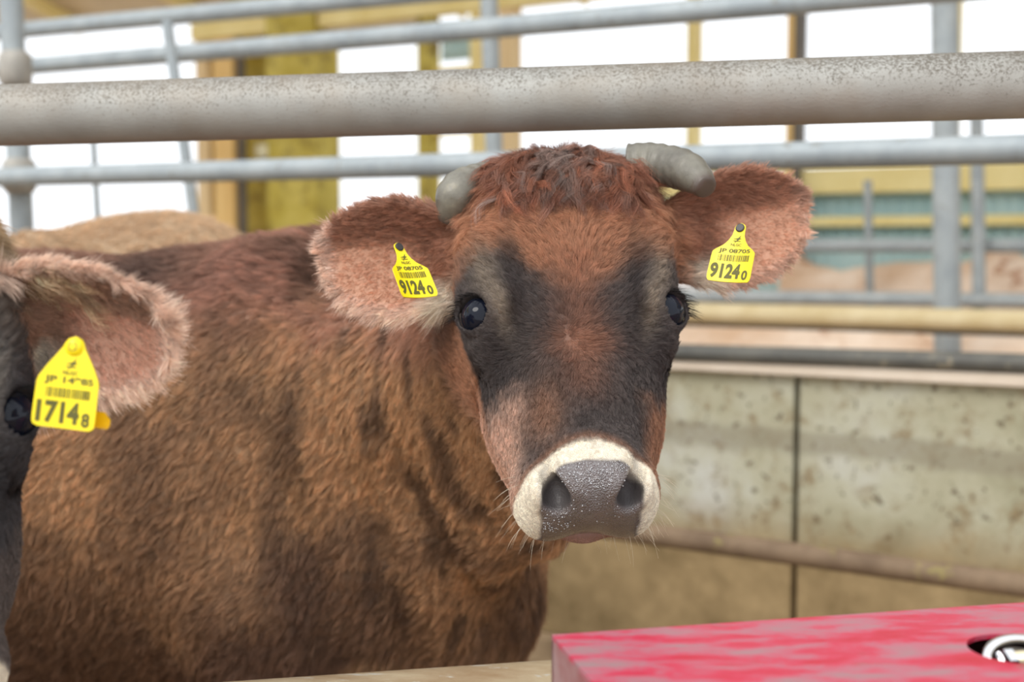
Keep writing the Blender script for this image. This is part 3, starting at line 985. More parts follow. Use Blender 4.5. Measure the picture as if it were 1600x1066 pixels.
# rail on the low ledge across the alley
wall_pipe('ledge_rail', 1075, 488, 1600, 502, 5.0, .040, M_TANPIPE, 'tan pipe rail at the foot of the galvanised post', 1.5, 1.5)
wall_pipe('ledge_rail', 1075, 501, 1600, 517, 5.03, .024, M_DARKPIPE, 'dark strip added as the shaded underside of the tan rail at the right', 1.5, 1.5)  # extra dark tube added as the shaded underside of the tan rail
b = MB(); b.box(wl(0.0, .44, 4.59), WD * 5, WN * .40, (0, 0, .44)); tag(b.build('feed_trough_ledge', rough_mat('feed_ledge', srgb(196, 172, 146), srgb(224, 202, 180), 5, .9, .3, spots=srgb(168, 140, 104), vec=(1, 1, 4)), bevel=.02), 'broad tan ledge scattered with feed behind the concrete wall', 'ledge')

# concrete wall with joints
CW = 3.73
WS0, WS1 = sz(640, 600, CW)[0], sz(1600, 600, CW)[0] + 1.2
M_CONC = concrete_mat()
sj = [WS0 - 2.4, WS0 - 1.0] + [sz(px, 700, CW)[0] for px in (1243,)] + [WS1]
sj = sorted(sj)
root = empty('concrete_wall', wl(sj[2], 0, CW)); tag(root, 'stained low concrete wall of jointed slabs at the right', 'wall', None, 'structure'); root.name = 'wall_right'
if 'category' in root: del root['category']
for i in range(len(sj) - 1):
    b = MB(); s0, s1 = sj[i] + .008, sj[i + 1] - .008
    b.box(wl((s0 + s1) / 2, .46, CW + .07), WD * (s1 - s0) / 2, WN * .07, (0, 0, .46))
    o = b.build('slab', M_CONC, root, bevel=.008); o.location = -root.location
b = MB(); b.box(wl((sj[0] + sj[-1]) / 2, .935, CW + .06), WD * (sj[-1] - sj[0]) / 2, WN * .095, (0, 0, .018)); o = b.build('coping', rough_mat('pale_coping', srgb(222, 206, 186), srgb(236, 222, 204), 6, .8, .2), root, bevel=.005); o.location = -root.location
b = MB(); b.box(wl((sj[0] + sj[-1]) / 2, .46, CW + .09), WD * (sj[-1] - sj[0]) / 2, WN * .03, (0, 0, .45)); o = b.build('joint_filler', rough_mat('joint_grime', srgb(90, 76, 52), srgb(110, 94, 66), 6, .9, .2), root); o.location = -root.location
wall_pipe('wall_rail', 1060, 551, 1600, 568, 3.70, .027, M_DARKPIPE, 'thick dark pipe lying along the top of the concrete wall', 2.0, 1.0)
wall_pipe('lower_rail', 1000, 833, 1600, 915, 3.25, .030, M_MUDPIPE, 'mud-crusted pipe rail crossing low in front of the concrete wall', 2.0, 1.0)

# rear fence of grey pipes
CR = 2.85
wall_pipe('fence_rail', 0, 277, 1600, 233, CR, .031, M_GALV, 'grey pipe rail running behind the head at horn height', .6, .6)
wall_pipe('fence_rail', 40, 104, 1290, 0, CR + .55, .032, M_GALV, 'sloping grey pipe rail, second from the top', .9, .9)
wall_pipe('fence_rail', 35, 47, 490, 5, CR + .75, .033, M_GALV, 'topmost sloping grey pipe rail at the upper left', .6, 3.4)
# left gate: heavy hinge post, slim bars
post('gate_post', 17, 0, 33, 330, 3.0, .040, M_GALV, 'thick grey post at the far left edge', ztop=2.3)
post('gate_bar', 137, 60, 152, 330, 3.15, .011, M_GALV, 'slim upright bar in the left bright opening', 'bar', ztop=1.86)
post('gate_bar', 262, 40, 302, 330, 3.2, .019, M_GALV, 'leaning grey upright bar at the right of the left bright opening', 'bar', ztop=2.05)
post('fence_post', 764, 0, 772, 230, 4.08, .032, M_GALV, 'blue-grey post at top centre left of the timber post', ztop=2.5)
post('fence_post', 1476, 0, 1480, 490, 5.30, .053, M_GALV, 'galvanised post standing at the right edge', ztop=2.7)
# pipe clamps where rails meet the gate post
for k, (yy, lab) in enumerate(((275, 'rusty clamp joining the lower rail to the far left post'), (108, 'rusty clamp joining the upper rail to the far left post'))):
    c_ = on(24 + (k == 0) * 6, yy, 2.98)
    pipe('pipe_clamp', [c_ - np.array([0, 0, .06]), c_ - np.array([0, 0, .045]), c_ + np.array([0, 0, .045]), c_ + np.array([0, 0, .06])], [.040, .055, .055, .040], M_PIPE, lab, 'clamp')

# ------------------------------------------------------------------ nearer rails and red box
def big_pipe_mat():
    m, N, L, B = new_mat('speckled_zinc_pipe')
    n1 = noise_node(N, L, 9, 5, .6)
    base = ramp(N, L, n1.outputs['Fac'], [(.3, srgb(146, 143, 136)), (.7, srgb(168, 167, 161))]).outputs['Color']
    # lichen-like black specks gather on the upper side of the pipe
    n2 = noise_node(N, L, 260, 3, .65)
    g = N.new('ShaderNodeNewGeometry'); sp = N.new('ShaderNodeSeparateXYZ'); L.new(g.outputs['Normal'], sp.inputs[0])
    n3 = noise_node(N, L, 14, 4, .7)
    thr = N.new('ShaderNodeMath'); thr.operation = 'MULTIPLY_ADD'; thr.inputs[1].default_value = .22; L.new(sp.outputs['Z'], thr.inputs[0])
    m3 = N.new('ShaderNodeMath'); m3.operation = 'MULTIPLY'; m3.inputs[1].default_value = .32; L.new(n3.outputs['Fac'], m3.inputs[0])
    L.new(m3.outputs[0], thr.inputs[2])
    ad = N.new('ShaderNodeMath'); ad.operation = 'ADD'; L.new(n2.outputs['Fac'], ad.inputs[0]); L.new(thr.outputs[0], ad.inputs[1])
    f = ramp(N, L, ad.outputs[0], [(.72, (0, 0, 0)), (.92, (.85, .85, .85))]).outputs['Color']
    c = mixc(N, L, f, base, srgb(92, 84, 72))
    n4 = noise_node(N, L, 5, 4, .6)
    inv = ramp(N, L, n4.outputs['Fac'], [(.5, (0, 0, 0)), (.75, (.6, .6, .6))]).outputs['Color']
    c = mixc(N, L, inv, c, srgb(146, 132, 114))
    L.new(c, B.inputs['Base Color'])
    B.inputs['Roughness'].default_value = .55; B.inputs['Metallic'].default_value = .15
    bp = N.new('ShaderNodeBump'); bp.inputs['Strength'].default_value = .3; bp.inputs['Distance'].default_value = .002
    L.new(n2.outputs['Fac'], bp.inputs['Height']); L.new(bp.outputs['Normal'], B.inputs['Normal'])
    return m


M_BIG = big_pipe_mat()
a = at(0, 180.5, 1.80); b_ = at(1600, 132.5, 1.63)
d = (b_ - a) / np.linalg.norm(b_ - a)
pipe('neck_rail', [a - d * .5, a + (b_ - a) * .5, b_ + d * .5], .0428, M_BIG, 'thick speckled grey pipe crossing the whole picture above the cow', 'rail', n=48)
for sgn, q in ((-1, a - d * .42), (1, b_ + d * .42)):
    pipe('stall_post', [q * [1, 1, 0] + [0, -.096, 0], q * [1, 1, 0] + [0, -.096, q[2] + .2]], .05, M_GALV, 'stout post carrying the %s end of the thick speckled pipe' % ('left' if sgn < 0 else 'right'), 'post')
a = at(377, 1066, 1.47) + [0, 0, -.035]; b_ = at(866, 1034, 1.545) + [0, 0, -.035]
b_[2] = a[2] = (a[2] + b_[2]) / 2
d = (b_ - a) / np.linalg.norm(b_ - a)
pipe('foot_rail', [a - d * .42, b_ + d * 1.0], .035, rough_mat('worn_pipe', srgb(150, 124, 92), srgb(178, 160, 130), 8, .7, .2, vec=(1, 6, 6), spots=srgb(186, 182, 172)), 'worn tan pipe rail along the bottom edge left of the red box', 'rail', n=40)


def red_mat():
    m, N, L, B = new_mat('worn_red_paint')
    n1 = noise_node(N, L, 19, 8, .72, vec_scale=(.55, 1.7, 2.0), dist=.3)
    c = ramp(N, L, n1.outputs['Fac'], [(.34, srgb(184, 14, 44)), (.45, srgb(194, 48, 78)), (.53, srgb(178, 96, 112)), (.66, srgb(150, 122, 124))]).outputs['Color']
    n2 = noise_node(N, L, 22, 6, .7, vec_scale=(.6, 1.8, 1.8))
    f = ramp(N, L, n2.outputs['Fac'], [(.60, (0, 0, 0)), (.72, (.8, .8, .8))]).outputs['Color']
    c = mixc(N, L, f, c, srgb(120, 100, 88))
    L.new(c, B.inputs['Base Color']); B.inputs['Roughness'].default_value = .42
    return m


# the red box: lid with a round hole, sides, latch
M_RED = red_mat()
k0 = at(862, 992, 1.10); k1 = at(1600, 943, 1.20); k1[2] = k0[2]
ex = (k1 - k0) / np.linalg.norm(k1 - k0); ey = np.cross(ex, [0, 0, 1.0])       # towards the camera
kz = k0[2]
LX, LY, HZ = .62, .34, .42
root = empty('red_box', k0 + ex * LX / 2 + ey * LY / 2 - np.array([0, 0, HZ]))
tag(root, 'scuffed red painted metal box with a round hole, at the lower right', 'box')
loc = np.array(root.location)
hpt = at(1590, 1014, 1.0); tt = (kz - CAM[2]) / (hpt[2] - CAM[2]); hc_ = CAM + (hpt - CAM) * tt
hr = .040
def lid_geo():
    V = []; F = []
    hx = (hc_ - k0) @ ex; hy = (hc_ - k0) @ ey
    n = 64
    per = []
    for i in range(n):
        th = 2 * math.pi * (i + .5) / n
        dx, dy = math.cos(th), math.sin(th)
        t = min(((LX - hx) if dx > 0 else -hx) / dx if abs(dx) > 1e-6 else 9, ((LY - hy) if dy > 0 else -hy) / dy if abs(dy) > 1e-6 else 9)
        per.append((hx + dx * t, hy + dy * t, th))
    cs = [(0, 0), (LX, 0), (LX, LY), (0, LY)]
    for cx, cy in cs:                                         # snap nearest perimeter point to each corner
        k = min(range(n), key=lambda i: (per[i][0] - cx) ** 2 + (per[i][1] - cy) ** 2)
        per[k] = (cx, cy, per[k][2])
    for lay in (0, -.004):
        for (x, y, th) in per: V.append(k0 + ex * x + ey * y + np.array([0, 0, lay]))
        for (x, y, th) in per: V.append(k0 + ex * (hx + hr * math.cos(th)) + ey * (hy + hr * math.sin(th)) + np.array([0, 0, lay]))
    for i in range(n):
        j = (i + 1) % n
        F += [(i, j, n + j, n + i), (2 * n + j, 2 * n + i, 3 * n + i, 3 * n + j), (n + i, n + j, 3 * n + j, 3 * n + i), (j, i, 2 * n + i, 2 * n + j)]
    return V, F


V, F = lid_geo()
o = mesh_obj('lid', V, F, M_RED, root, False); o.location = -loc
m = MB()
cz = kz - .004 - HZ / 2 + .002
for (c_, hx_, hy_) in ((k0 + ex * .003 + ey * LY / 2, .003, LY / 2), (k0 + ex * (LX - .003) + ey * LY / 2, .003, LY / 2), (k0 + ex * LX / 2 + ey * .003, LX / 2, .003), (k0 + ex * LX / 2 + ey * (LY - .003), LX / 2, .003)):
    m.box(c_ * [1, 1, 0] + [0, 0, cz], ex * hx_, ey * hy_, (0, 0, HZ / 2 - .002))
o = m.build('side_panels', rough_mat('chipped_red_side', srgb(150, 60, 66), srgb(176, 150, 150), 9, .5, .1, metal=.2), root); o.location = -loc
m = MB(); m.box(k0 + ex * LX / 2 + ey * LY / 2 + [0, 0, -HZ + .01], ex * LX / 2, ey * LY / 2, (0, 0, .01)); o = m.build('bottom', M_DARKSTEEL, root); o.location = -loc
M_CHROME = flat_mat('polished_steel', (.75, .75, .76), .12, 1.0)
# shackle standing up out of the hole
sh = empty('steel_shackle', hc_ + np.array([0, 0, -.01])); tag(sh, 'shiny steel shackle with a brass bolt in the hole of the red box', 'shackle')
m = MB(); pts = []
for i in range(25):
    th = math.pi * (i / 24) * 1.15 - .25
    pts.append(ex * (.030 * math.cos(th)) + ey * (.004 - .012 * math.sin(th)) + np.array([0, 0, .002 + .014 * math.sin(th)]))
m.tube(pts, .0042, 16); m.build('bow', M_CHROME, sh, True)
m = MB(); m.tube([-ex * .020 + ey * .016 + [0, 0, .006], ex * .045 + ey * .014 + [0, 0, .006]], .0075, 18); m.build('bolt', flat_mat('pale_brass', srgb(226, 214, 180), .3, .6), sh, True)
m = MB(); m.tube([-ex * .024 + ey * .016 + [0, 0, .004], -ex * .016 + ey * .016 + [0, 0, .004]], .012, 6); m.build('nut', M_CHROME, sh, False)
m = MB(); m.tube([np.array([0, 0, .008]), np.array([0, 0, -HZ + .03])], .012, 16); m.build('shank', M_DARKSTEEL, sh, True)
for (fx, fy) in ((.04, .04), (LX - .04, .04), (.04, LY - .04), (LX - .04, LY - .04)):
    st = MB(); q = k0 + ex * fx + ey * fy; st.tube([[q[0], q[1], 0], [q[0], q[1], kz - HZ]], .02, 12)
    st.build('leg', M_DARKSTEEL, root).location = -loc

# ------------------------------------------------------------------ cows
M_SKIN = attr_mat('cow_hide')
M_HAIR = hair_mat('cow_hair')
M_EYE, _n, _l, _b = new_mat('cow_eye')
_b.inputs['Base Color'].default_value = (.006, .008, .016, 1); _b.inputs['Roughness'].default_value = .05
_b.inputs['IOR'].default_value = 1.33
M_TEAR = flat_mat('moist_eye_rim', srgb(196, 186, 180), .15, 0, 1)
M_LASH = flat_mat('black_lash', srgb(28, 24, 22), .5)


def horn_mat():
    m, N, L, B = new_mat('grey_horn')
    n1 = noise_node(N, L, 22, 5, .65)
    c = ramp(N, L, n1.outputs['Fac'], [(.3, srgb(88, 84, 76)), (.6, srgb(122, 118, 106)), (.75, srgb(156, 148, 128))]).outputs['Color']
    n2 = noise_node(N, L, 55, 6, .75, dist=1.0)
    f = ramp(N, L, n2.outputs['Fac'], [(.60, (0, 0, 0)), (.68, (.8, .8, .8))]).outputs['Color']
    c = mixc(N, L, f, c, srgb(88, 76, 62))
    a = N.new('ShaderNodeAttribute'); a.attribute_name = 'tip'
    c = mixc(N, L, a.outputs['Fac'], c, srgb(84, 72, 64))
    L.new(c, B.inputs['Base Color']); B.inputs['Roughness'].default_value = .38
    bp = N.new('ShaderNodeBump'); bp.inputs['Strength'].default_value = .4; bp.inputs['Distance'].default_value = .002
    L.new(n2.outputs['Fac'], bp.inputs['Height']); L.new(bp.outputs['Normal'], B.inputs['Normal'])
    return m


M_HORN = horn_mat()


def spline(P, n):
    P = np.array(P, float); m = len(P)
    out = []
    for t in np.linspace(0, m - 1, n):
        i = min(int(t), m - 2); f = t - i
        p0 = P[max(i - 1, 0)]; p1 = P[i]; p2 = P[i + 1]; p3 = P[min(i + 2, m - 1)]
        out.append(.5 * (2 * p1 + (p2 - p0) * f + (2 * p0 - 5 * p1 + 4 * p2 - p3) * f * f + (3 * p1 - p0 - 3 * p2 + p3) * f ** 3))
    return np.array(out)


def make_horn(cw, hpts, parent):
    """hpts: (u,v,w,radius) in head coordinates"""
    S = spline(hpts, 60)
    W = cw.P0 + (S[:, :3] * cw.hs) @ cw.HR.T
    r = S[:, 3] * cw.hs
    s = np.linspace(0, 1, 60)
    r = r * (1 + .022 * np.sin(s * 55) * (s < .75) + .03 * np.sin(s * 9 + 1))
    pts = list(W); rr = list(r)
    d = W[-1] - W[-2]; d /= np.linalg.norm(d)
    for k in range(1, 6): pts.append(W[-1] + d * .0035 * k / 5 * cw.hs); rr.append(r[-1] * math.sqrt(max(0, 1 - (k / 5) ** 2 * .75)))
    V, F = tube_geo(pts, rr, 36)
    V = np.array(V); V += ((fnoise(V, 60, 5) - .5) * .0022)[:, None] * np.array([1, 1, 1])
    o = mesh_obj('horn', V, F, M_HORN, parent)
    a = o.data.attributes.new('tip', 'FLOAT', 'POINT')
    t = np.repeat(np.clip(np.linspace(0, 1.08, len(pts)), 0, 1), 36)
    a.data.foreach_set('value', sstep(.86, 1, t).astype(np.float32))
    return o


def make_eye(cw, sgn, parent):
    c = EYE_C * np.array([sgn, 1, 1]); d = EYE_D * np.array([sgn, 1, 1]); es = _es * np.array([sgn, 1, 1]); et = _et * np.array([sgn, 1, 1])
    V, F = [], []
    n, m = 32, 24
    for i in range(m + 1):
        ph = math.pi * .72 * i / m
        for k in range(n):
            th = 2 * math.pi * k / n
            rr = EYE_R * (1 + .05 * math.exp(-(ph / .5) ** 2))                # cornea bulge
            q = d * rr * math.cos(ph) + (es * math.cos(th) + et * math.sin(th)) * rr * math.sin(ph)
            V.append(cw.P0 + cw.HR @ ((c - d * .0035 + q) * cw.hs))
    for i in range(m):
        for k in range(n):
            F.append((i * n + k, i * n + (k + 1) % n, (i + 1) * n + (k + 1) % n, (i + 1) * n + k))
    eye = mesh_obj('eye', V, F, M_EYE, parent)
    # moist lower rim
    pts = []
    down = np.array([0, 1.0, -.2])
    for k in range(41):
        th = 2 * math.pi * k / 40
        x, y = .0205 * math.cos(th), .0168 * math.sin(th)
        q = es * x + et * y
        pts.append((q @ down, th, q))
    ring = []
    for k in range(31):
        th0 = math.atan2(et @ down, es @ down)
        th = th0 - 1.35 + 2.7 * k / 30
        q = es * .0232 * math.cos(th) + et * .0190 * math.sin(th) + d * .0068
        ring.append(cw.P0 + cw.HR @ ((c + q) * cw.hs))
    rv, rf_ = tube_geo(ring, [.0016 * cw.hs * math.sin(math.pi * (k + .5) / 31) + .0002 for k in range(31)], 8)
    mesh_obj('eyelid_rim', rv, rf_, M_TEAR, eye)
    return eye


def make_lashes(cw, sgn, parent, seed=1):
    r = np.random.default_rng(seed); n = 170
    c = EYE_C * np.array([sgn, 1, 1]); d = EYE_D * np.array([sgn, 1, 1]); es = _es * np.array([sgn, 1, 1]); et = _et * np.array([sgn, 1, 1])
    up = np.array([.55 * sgn, -1.0, .0])
    th0 = math.atan2(et @ up, es @ up)
    P = np.empty((n, 6, 3))
    for i in range(n):
        th = th0 + r.uniform(-1.25, 1.25)
        o = es * math.cos(th) + et * math.sin(th)
        root = c + es * .0248 * math.cos(th) + et * .0208 * math.sin(th) + d * .0105
        L = r.uniform(.010, .021)
        dr = d * .75 + o * .45 + np.array([.35 * sgn, .15, -.25]) + r.normal(0, .14, 3)
        dr /= np.linalg.norm(dr)
        for k in range(6):
            t = k / 5
            P[i, k] = cw.P0 + cw.HR @ ((root + L * (dr * t + np.array([.15 * sgn, .35, .0]) * t * t)) * cw.hs)
    return make_curves('eyelashes', P, .00026 * (1 - .8 * np.linspace(0, 1, 6)), np.tile(srgb(30, 26, 25), (n, 1)), M_HAIR, parent)


def surf(cw, S, mask, n, seed):
    r = np.random.default_rng(seed); idx = np.flatnonzero(mask); idx = r.choice(idx, n)
    return S['V'][idx], S['N'][idx]


def locks(cw, S, mask, nlock, per, length, dirf, colf, name, parent, seed=5, wave=.010, spread=.0024, rad=.00022, k=14):
    r = np.random.default_rng(seed)
    R0, N0 = surf(cw, S, mask, nlock, seed)
    pts = np.empty((nlock * per, k, 3)); col = np.empty((nlock * per, 3)); rr = np.empty((nlock * per, k))
    t = np.linspace(0, 1, k)
    for i in range(nlock):
        h = cw.H(R0[i:i + 1])[0]
        D = cw.HR @ dirf(h, r); D /= np.linalg.norm(D)
        n = N0[i]; D = D - n * (D @ n) * .8; D /= np.linalg.norm(D)
        s = np.cross(D, n); L = length * r.uniform(.55, 1.2)
        ph = r.uniform(0, 6.28); am = wave * r.uniform(.3, 1.2); fr = r.uniform(6, 12); cl = r.normal(0, .5)
        base = R0[i] + L * (t[:, None] * D * (1 - .1 * t[:, None]) + n * (.85 * t - .80 * t ** 2)[:, None] * r.uniform(.6, 1.3) + s * (cl * t ** 2 * .5)[:, None])
        base = base + s * (am * np.sin(fr * t + ph) * t)[:, None] + n * (am * .5 * np.cos(fr * t + ph) * t)[:, None]
        c0 = colf(h, r) * r.uniform(.55, 1.45)
        for j in range(per):
            o = r.normal(0, 1, 3) * spread; o -= n * (o @ n)
            q = base + o * (1 - .45 * t)[:, None] + (r.normal(0, 1, 3) * .0028)[None] * (t ** 1.5)[:, None]
            m = i * per + j
            lt = r.uniform(.6, 1.05)
            q = R0[i] + o + (q - q[0]) * lt
            pts[m] = q; col[m] = c0 * r.uniform(.5, 1.45); rr[m] = rad * (1 - .85 * t)
    return make_curves(name, pts, rr, col, M_HAIR, parent)


def whiskers(cw, S, parent, n=110, seed=9, color=None):
    r = np.random.default_rng(seed)
    H = cw.H(S['V'])
    mask = (H[:, 1] > .375) & (H[:, 2] < -.095) & (H[:, 2] > -.15) & (np.abs(H[:, 0]) > .012)
    mask |= (H[:, 1] > .385) & (np.abs(H[:, 0]) > .058) & (H[:, 2] < -.05) & (H[:, 2] > -.15)
    P, N = surf(cw, S, mask, n, seed)
    t = np.linspace(0, 1, 8)
    pts = np.empty((n, 8, 3))
    for i in range(n):
        h = cw.H(P[i:i + 1])[0]
        d = N[i] * .7 + cw.HR @ np.array([.3 * np.sign(h[0]), .35, -.25]) + r.normal(0, .2, 3); d /= np.linalg.norm(d)
        L = r.uniform(.010, .030)
        pts[i] = P[i] + L * (t[:, None] * d + np.array([0, 0, -.3]) * (t ** 2)[:, None] + r.normal(0, .12, 3) * (t ** 2)[:, None])
    c = srgb(226, 214, 192) if color is None else color
    return make_curves('whiskers', pts, .00022 * (1 - .8 * t), np.tile(c, (n, 1)), M_HAIR, parent)


# --- ear tags
M_TAG = flat_mat('tag_yellow', srgb(250, 226, 22), .38)
M_TAGDK = flat_mat('tag_amber', srgb(246, 190, 10), .38)
M_PRINT = flat_mat('tag_print', srgb(92, 88, 30), .6)
M_BUTTON = flat_mat('black_button', srgb(44, 42, 40), .35)


def text_mesh(txt, height, width, off=.02):
    cu = bpy.data.curves.new('t', 'FONT'); cu.body = txt; cu.size = 1; cu.extrude = 0; cu.offset = off
    o = bpy.data.objects.new('t', cu); C.collection.objects.link(o)
    dg = bpy.context.evaluated_depsgraph_get()
    me = bpy.data.meshes.new_from_object(o.evaluated_get(dg))
    V = np.array([v.co[:] for v in me.vertices]); F = [tuple(p.vertices) for p in me.polygons]
    bpy.data.objects.remove(o); bpy.data.curves.remove(cu); bpy.data.meshes.remove(me)
    lo, hi = V.min(0), V.max(0)
    V = (V - lo) / np.maximum(hi - lo, 1e-6)
    V = np.stack([V[:, 0] * width, V[:, 1] * height], -1)
    return V, F


def ear_tag(origin, ex, ey, big, small, row, style, label, sc=1.0, button='black', back=None):
    """origin: the button; ex to the right of the print, ey down; millimetres"""
    ex = np.asarray(ex, float); ey = np.asarray(ey, float)
    ex /= np.linalg.norm(ex); ey -= ex * (ex @ ey); ey /= np.linalg.norm(ey)
    nz = np.cross(ey, ex)
    if nz @ (CAM - origin) < 0: nz = -nz
    root = empty('ear_tag', origin); tag(root, label, 'ear tag')
    k = .001 * sc

    def bend(x, y):                          # the soft plate bows slightly
        return .0000 + .00035 * sc * (x / 26) ** 2 * 10 + .0010 * sc * math.sin(y / 68 * math.pi)

    def P(x, y, z=0): return ex * x * k + ey * y * k + nz * (z * k + bend(x, y))
    if style == 'wide':
        prof = [(0, -8.5), (5, -7.2), (8, -3), (9.5, 1), (14, 8), (20, 17), (25.5, 27), (26.5, 31), (27.0, 60), (26.5, 66), (25, 68), (22, 69)]
    else:
        prof = [(0, -6.5), (4, -5.6), (6.4, -2), (6.6, 3), (7.4, 10), (10.5, 17), (15, 23), (22, 28.5), (25.5, 32), (26, 36), (26.5, 62), (26, 66.5), (24, 69)]
    rows = []
    V = []; F = []
    nx = 10
    ys = [p_[1] for p_ in prof]; xs = [p_[0] for p_ in prof]
    yy = sorted(set([ys[0] + .01] + list(np.linspace(ys[0] + .4, ys[-1], 44))))
    for z in (.75, -.75):
        for y in yy:
            hw_ = max(np.interp(y, ys, xs), .3)
            for i in range(nx + 1): V.append(P(-hw_ + 2 * hw_ * i / nx, y, z))
    ny = len(yy); st = nx + 1; off = ny * st
    for j in range(ny - 1):
        for i in range(nx):
            a = j * st + i
            F.append((a, a + 1, a + st + 1, a + st)); F.append((off + a + 1, off + a, off + a + st, off + a + st + 1))
        F.append((j * st, (j + 1) * st, off + (j + 1) * st, off + j * st))
        F.append(((j + 1) * st + nx, j * st + nx, off + j * st + nx, off + (j + 1) * st + nx))
    for i in range(nx):
        F.append((i + 1, i, off + i, off + i + 1)); a = (ny - 1) * st; F.append((a + i, a + i + 1, off + a + i + 1, off + a + i))
    mesh_obj('plate', V, F, M_TAG, root, False)

    def put(name, txt, x, y, h, wd, off=.025, slant=0.0):
        T, Ft = text_mesh(txt, h, wd, off)
        V = [P(x + a + slant * b, y - b, 1.12) for a, b in T]
        mesh_obj(name, V, Ft, M_PRINT, root, False)
    put('country_number', row, *((-20.5, 33) if style == 'wide' else (-19, 34.2)), 6.6 if style != 'wide' else 7.4, 42 if style == 'wide' else 38.5, .03)
    put('main_number', big, -24, 65.5, 19, 36, .045)
    put('check_digit', small, 14.5, 66.3, 12, 7.5, .04)
    put('maker_letters', 'NLGC', -6.5, 24.0, 3.6, 13)
    m = MB(); rr = random.Random(3)
    x = -18.
    while x < 19:
        wv = rr.choice((.5, .5, .9, 1.3)); V = [P(x, 35.5, 1.12), P(x + wv, 35.5, 1.12), P(x + wv, 43.5, 1.12), P(x, 43.5, 1.12)]
        m.add(V, [(0, 1, 2, 3)]); x += wv + rr.choice((.5, .7, 1.1))
    m.build('barcode', M_PRINT, root)
    # emblem: leaping swoosh over a bar
    m = MB()
    def poly(pts): m.add([P(a, b, 1.12) for a, b in pts], [tuple(range(len(pts)))])
    poly([(-1, 18.5), (-3.2, 19.6), (0, 15.2), (-5.5, 14.8), (.4, 13.2), (3.6, 9.6), (2.8, 13.4), (5.6, 14.0), (2.4, 15.2)])
    poly([(-4.6, 16.6), (4.6, 17.0), (4.4, 17.9), (-4.4, 17.6)])
    m.build('emblem', M_PRINT, root)
    # button
    if button == 'black':
        b = MB(); b.tube([P(0, 0, 0), P(0, 0, 2.2), P(0, 0, 3.0)], [5.4 * k, 5.4 * k, 4.4 * k], 24); b.build('button', M_BUTTON, root)
    else:
        b = MB(); b.tube([P(0, 0, 0), P(0, 0, 2.5), P(0, 0, 4.4), P(0, 0, 5.2)], [8.2 * k, 7.4 * k, 5.8 * k, 4.8 * k], 28); bo = b.build('button', M_TAG, root, True)
        V, F = [], []
        for i in range(32):
            th = 2 * math.pi * i / 32
            for r_ in (3.0, 3.9): V.append(P(r_ * math.cos(th), r_ * math.sin(th), 5.35))
        for i in range(32):
            if i % 8 != 7: j = (i + 1) % 32; F.append((2 * i, 2 * i + 1, 2 * j + 1, 2 * j))
        mesh_obj('button_ring', V, F, M_PRINT, bo, False)
    b = MB(); b.tube([P(0, 0, -1), P(0, 0, -16 if back else -6)], 2.6 * k, 12); b.build('pin', M_TAG if button != 'black' else M_BUTTON, root, True)
    if back:
        m = MB()
        dx, dy = back
        pts = [(-24 + dx, 52 + dy), (20 + dx, 52 + dy), (26 + dx, 58 + dy), (26 + dx, 63 + dy), (24 + dx, 66 + dy), (-24 + dx, 66 + dy)]
        V = [P(a, c_, -15) for a, c_ in pts] + [P(a, c_, -16.4) for a, c_ in pts]
        n = len(pts)
        m.add(V, [tuple(range(n)), tuple(range(2 * n - 1, n - 1, -1))] + [(i, n + i, n + (i + 1) % n, (i + 1) % n) for i in range(n)])
        m.build('back_plate', M_TAGDK, root)
    return root


# --- the cow in the middle
p0 = at(881, 246, 1.555); p1 = at(926, 699, 1.375)
EARS = (((-.098, .092, -.085), (-1, -.10, -.08), (-.15, .55, .82)), ((.117, .078, -.085), (1, -.20, .10), (.10, .55, .82)))
main = Cow((-.34, 2.14, 0), -9, p0, p1, (1, .10, .044), EARS, turn=(.00, 1.86, 1.12), size=1.04)
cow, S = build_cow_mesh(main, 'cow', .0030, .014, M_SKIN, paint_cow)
tag(cow, 'big reddish-brown cow with dark face and cream muzzle looking straight at the camera', 'cow')
QUICK = 1.0
_hd = main.H(S['V']); _hm = sstep(.36, .28, np.sqrt(_hd[:, 0] ** 2 + (_hd[:, 1] - .2) ** 2 + (_hd[:, 2] + .07) ** 2))
pa, ra_, ca_ = grow(S, int(640000 * QUICK), frustum(), rad=.00020, clump=.0045, dens_mul=_hm + 1e-4)
pb, rb_, cb_ = grow(S, int(480000 * QUICK), frustum(), rad=.00028, clump=.0085, dens_mul=1 - _hm + 1e-4, seed=4, cvar=.5, lift=.26, jitter=.12)
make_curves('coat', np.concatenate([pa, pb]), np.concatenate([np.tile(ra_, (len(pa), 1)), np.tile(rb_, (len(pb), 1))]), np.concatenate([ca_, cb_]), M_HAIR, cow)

HL = [(*main.H(at(x, y, d)[None])[0], r) for x, y, d, r in ((785, 288, 1.60, .026), (748, 286, 1.59, .0255), (714, 304, 1.565, .0245), (701, 345, 1.575, .0150))]
HRr = [(*main.H(at(x, y, d)[None])[0], r) for x, y, d, r in ((985, 262, 1.60, .029), (1028, 258, 1.59, .0275), (1072, 267, 1.56, .0240), (1103, 292, 1.525, .0145))]
make_horn(main, HL, cow); make_horn(main, HRr, cow)
for sgn in (-1, 1):
    make_eye(main, sgn, cow); make_lashes(main, sgn, cow, 3 + sgn)
whiskers(main, S, cow)
Hh = main.H(S['V'])


def forelock_dir(h, r): return np.array([h[0] * 3 + r.normal(0, .35), 1.0, r.normal(.1, .2)])
def forelock_col(h, r):
    g = math.exp(-((h[0] + .0) / .04) ** 2) * .6
    return K_(srgb(158, 104, 80), srgb(146, 130, 122), min(1, max(0, g + r.normal(0, .3))))
def K_(a, b, f): return a * (1 - f) + b * f


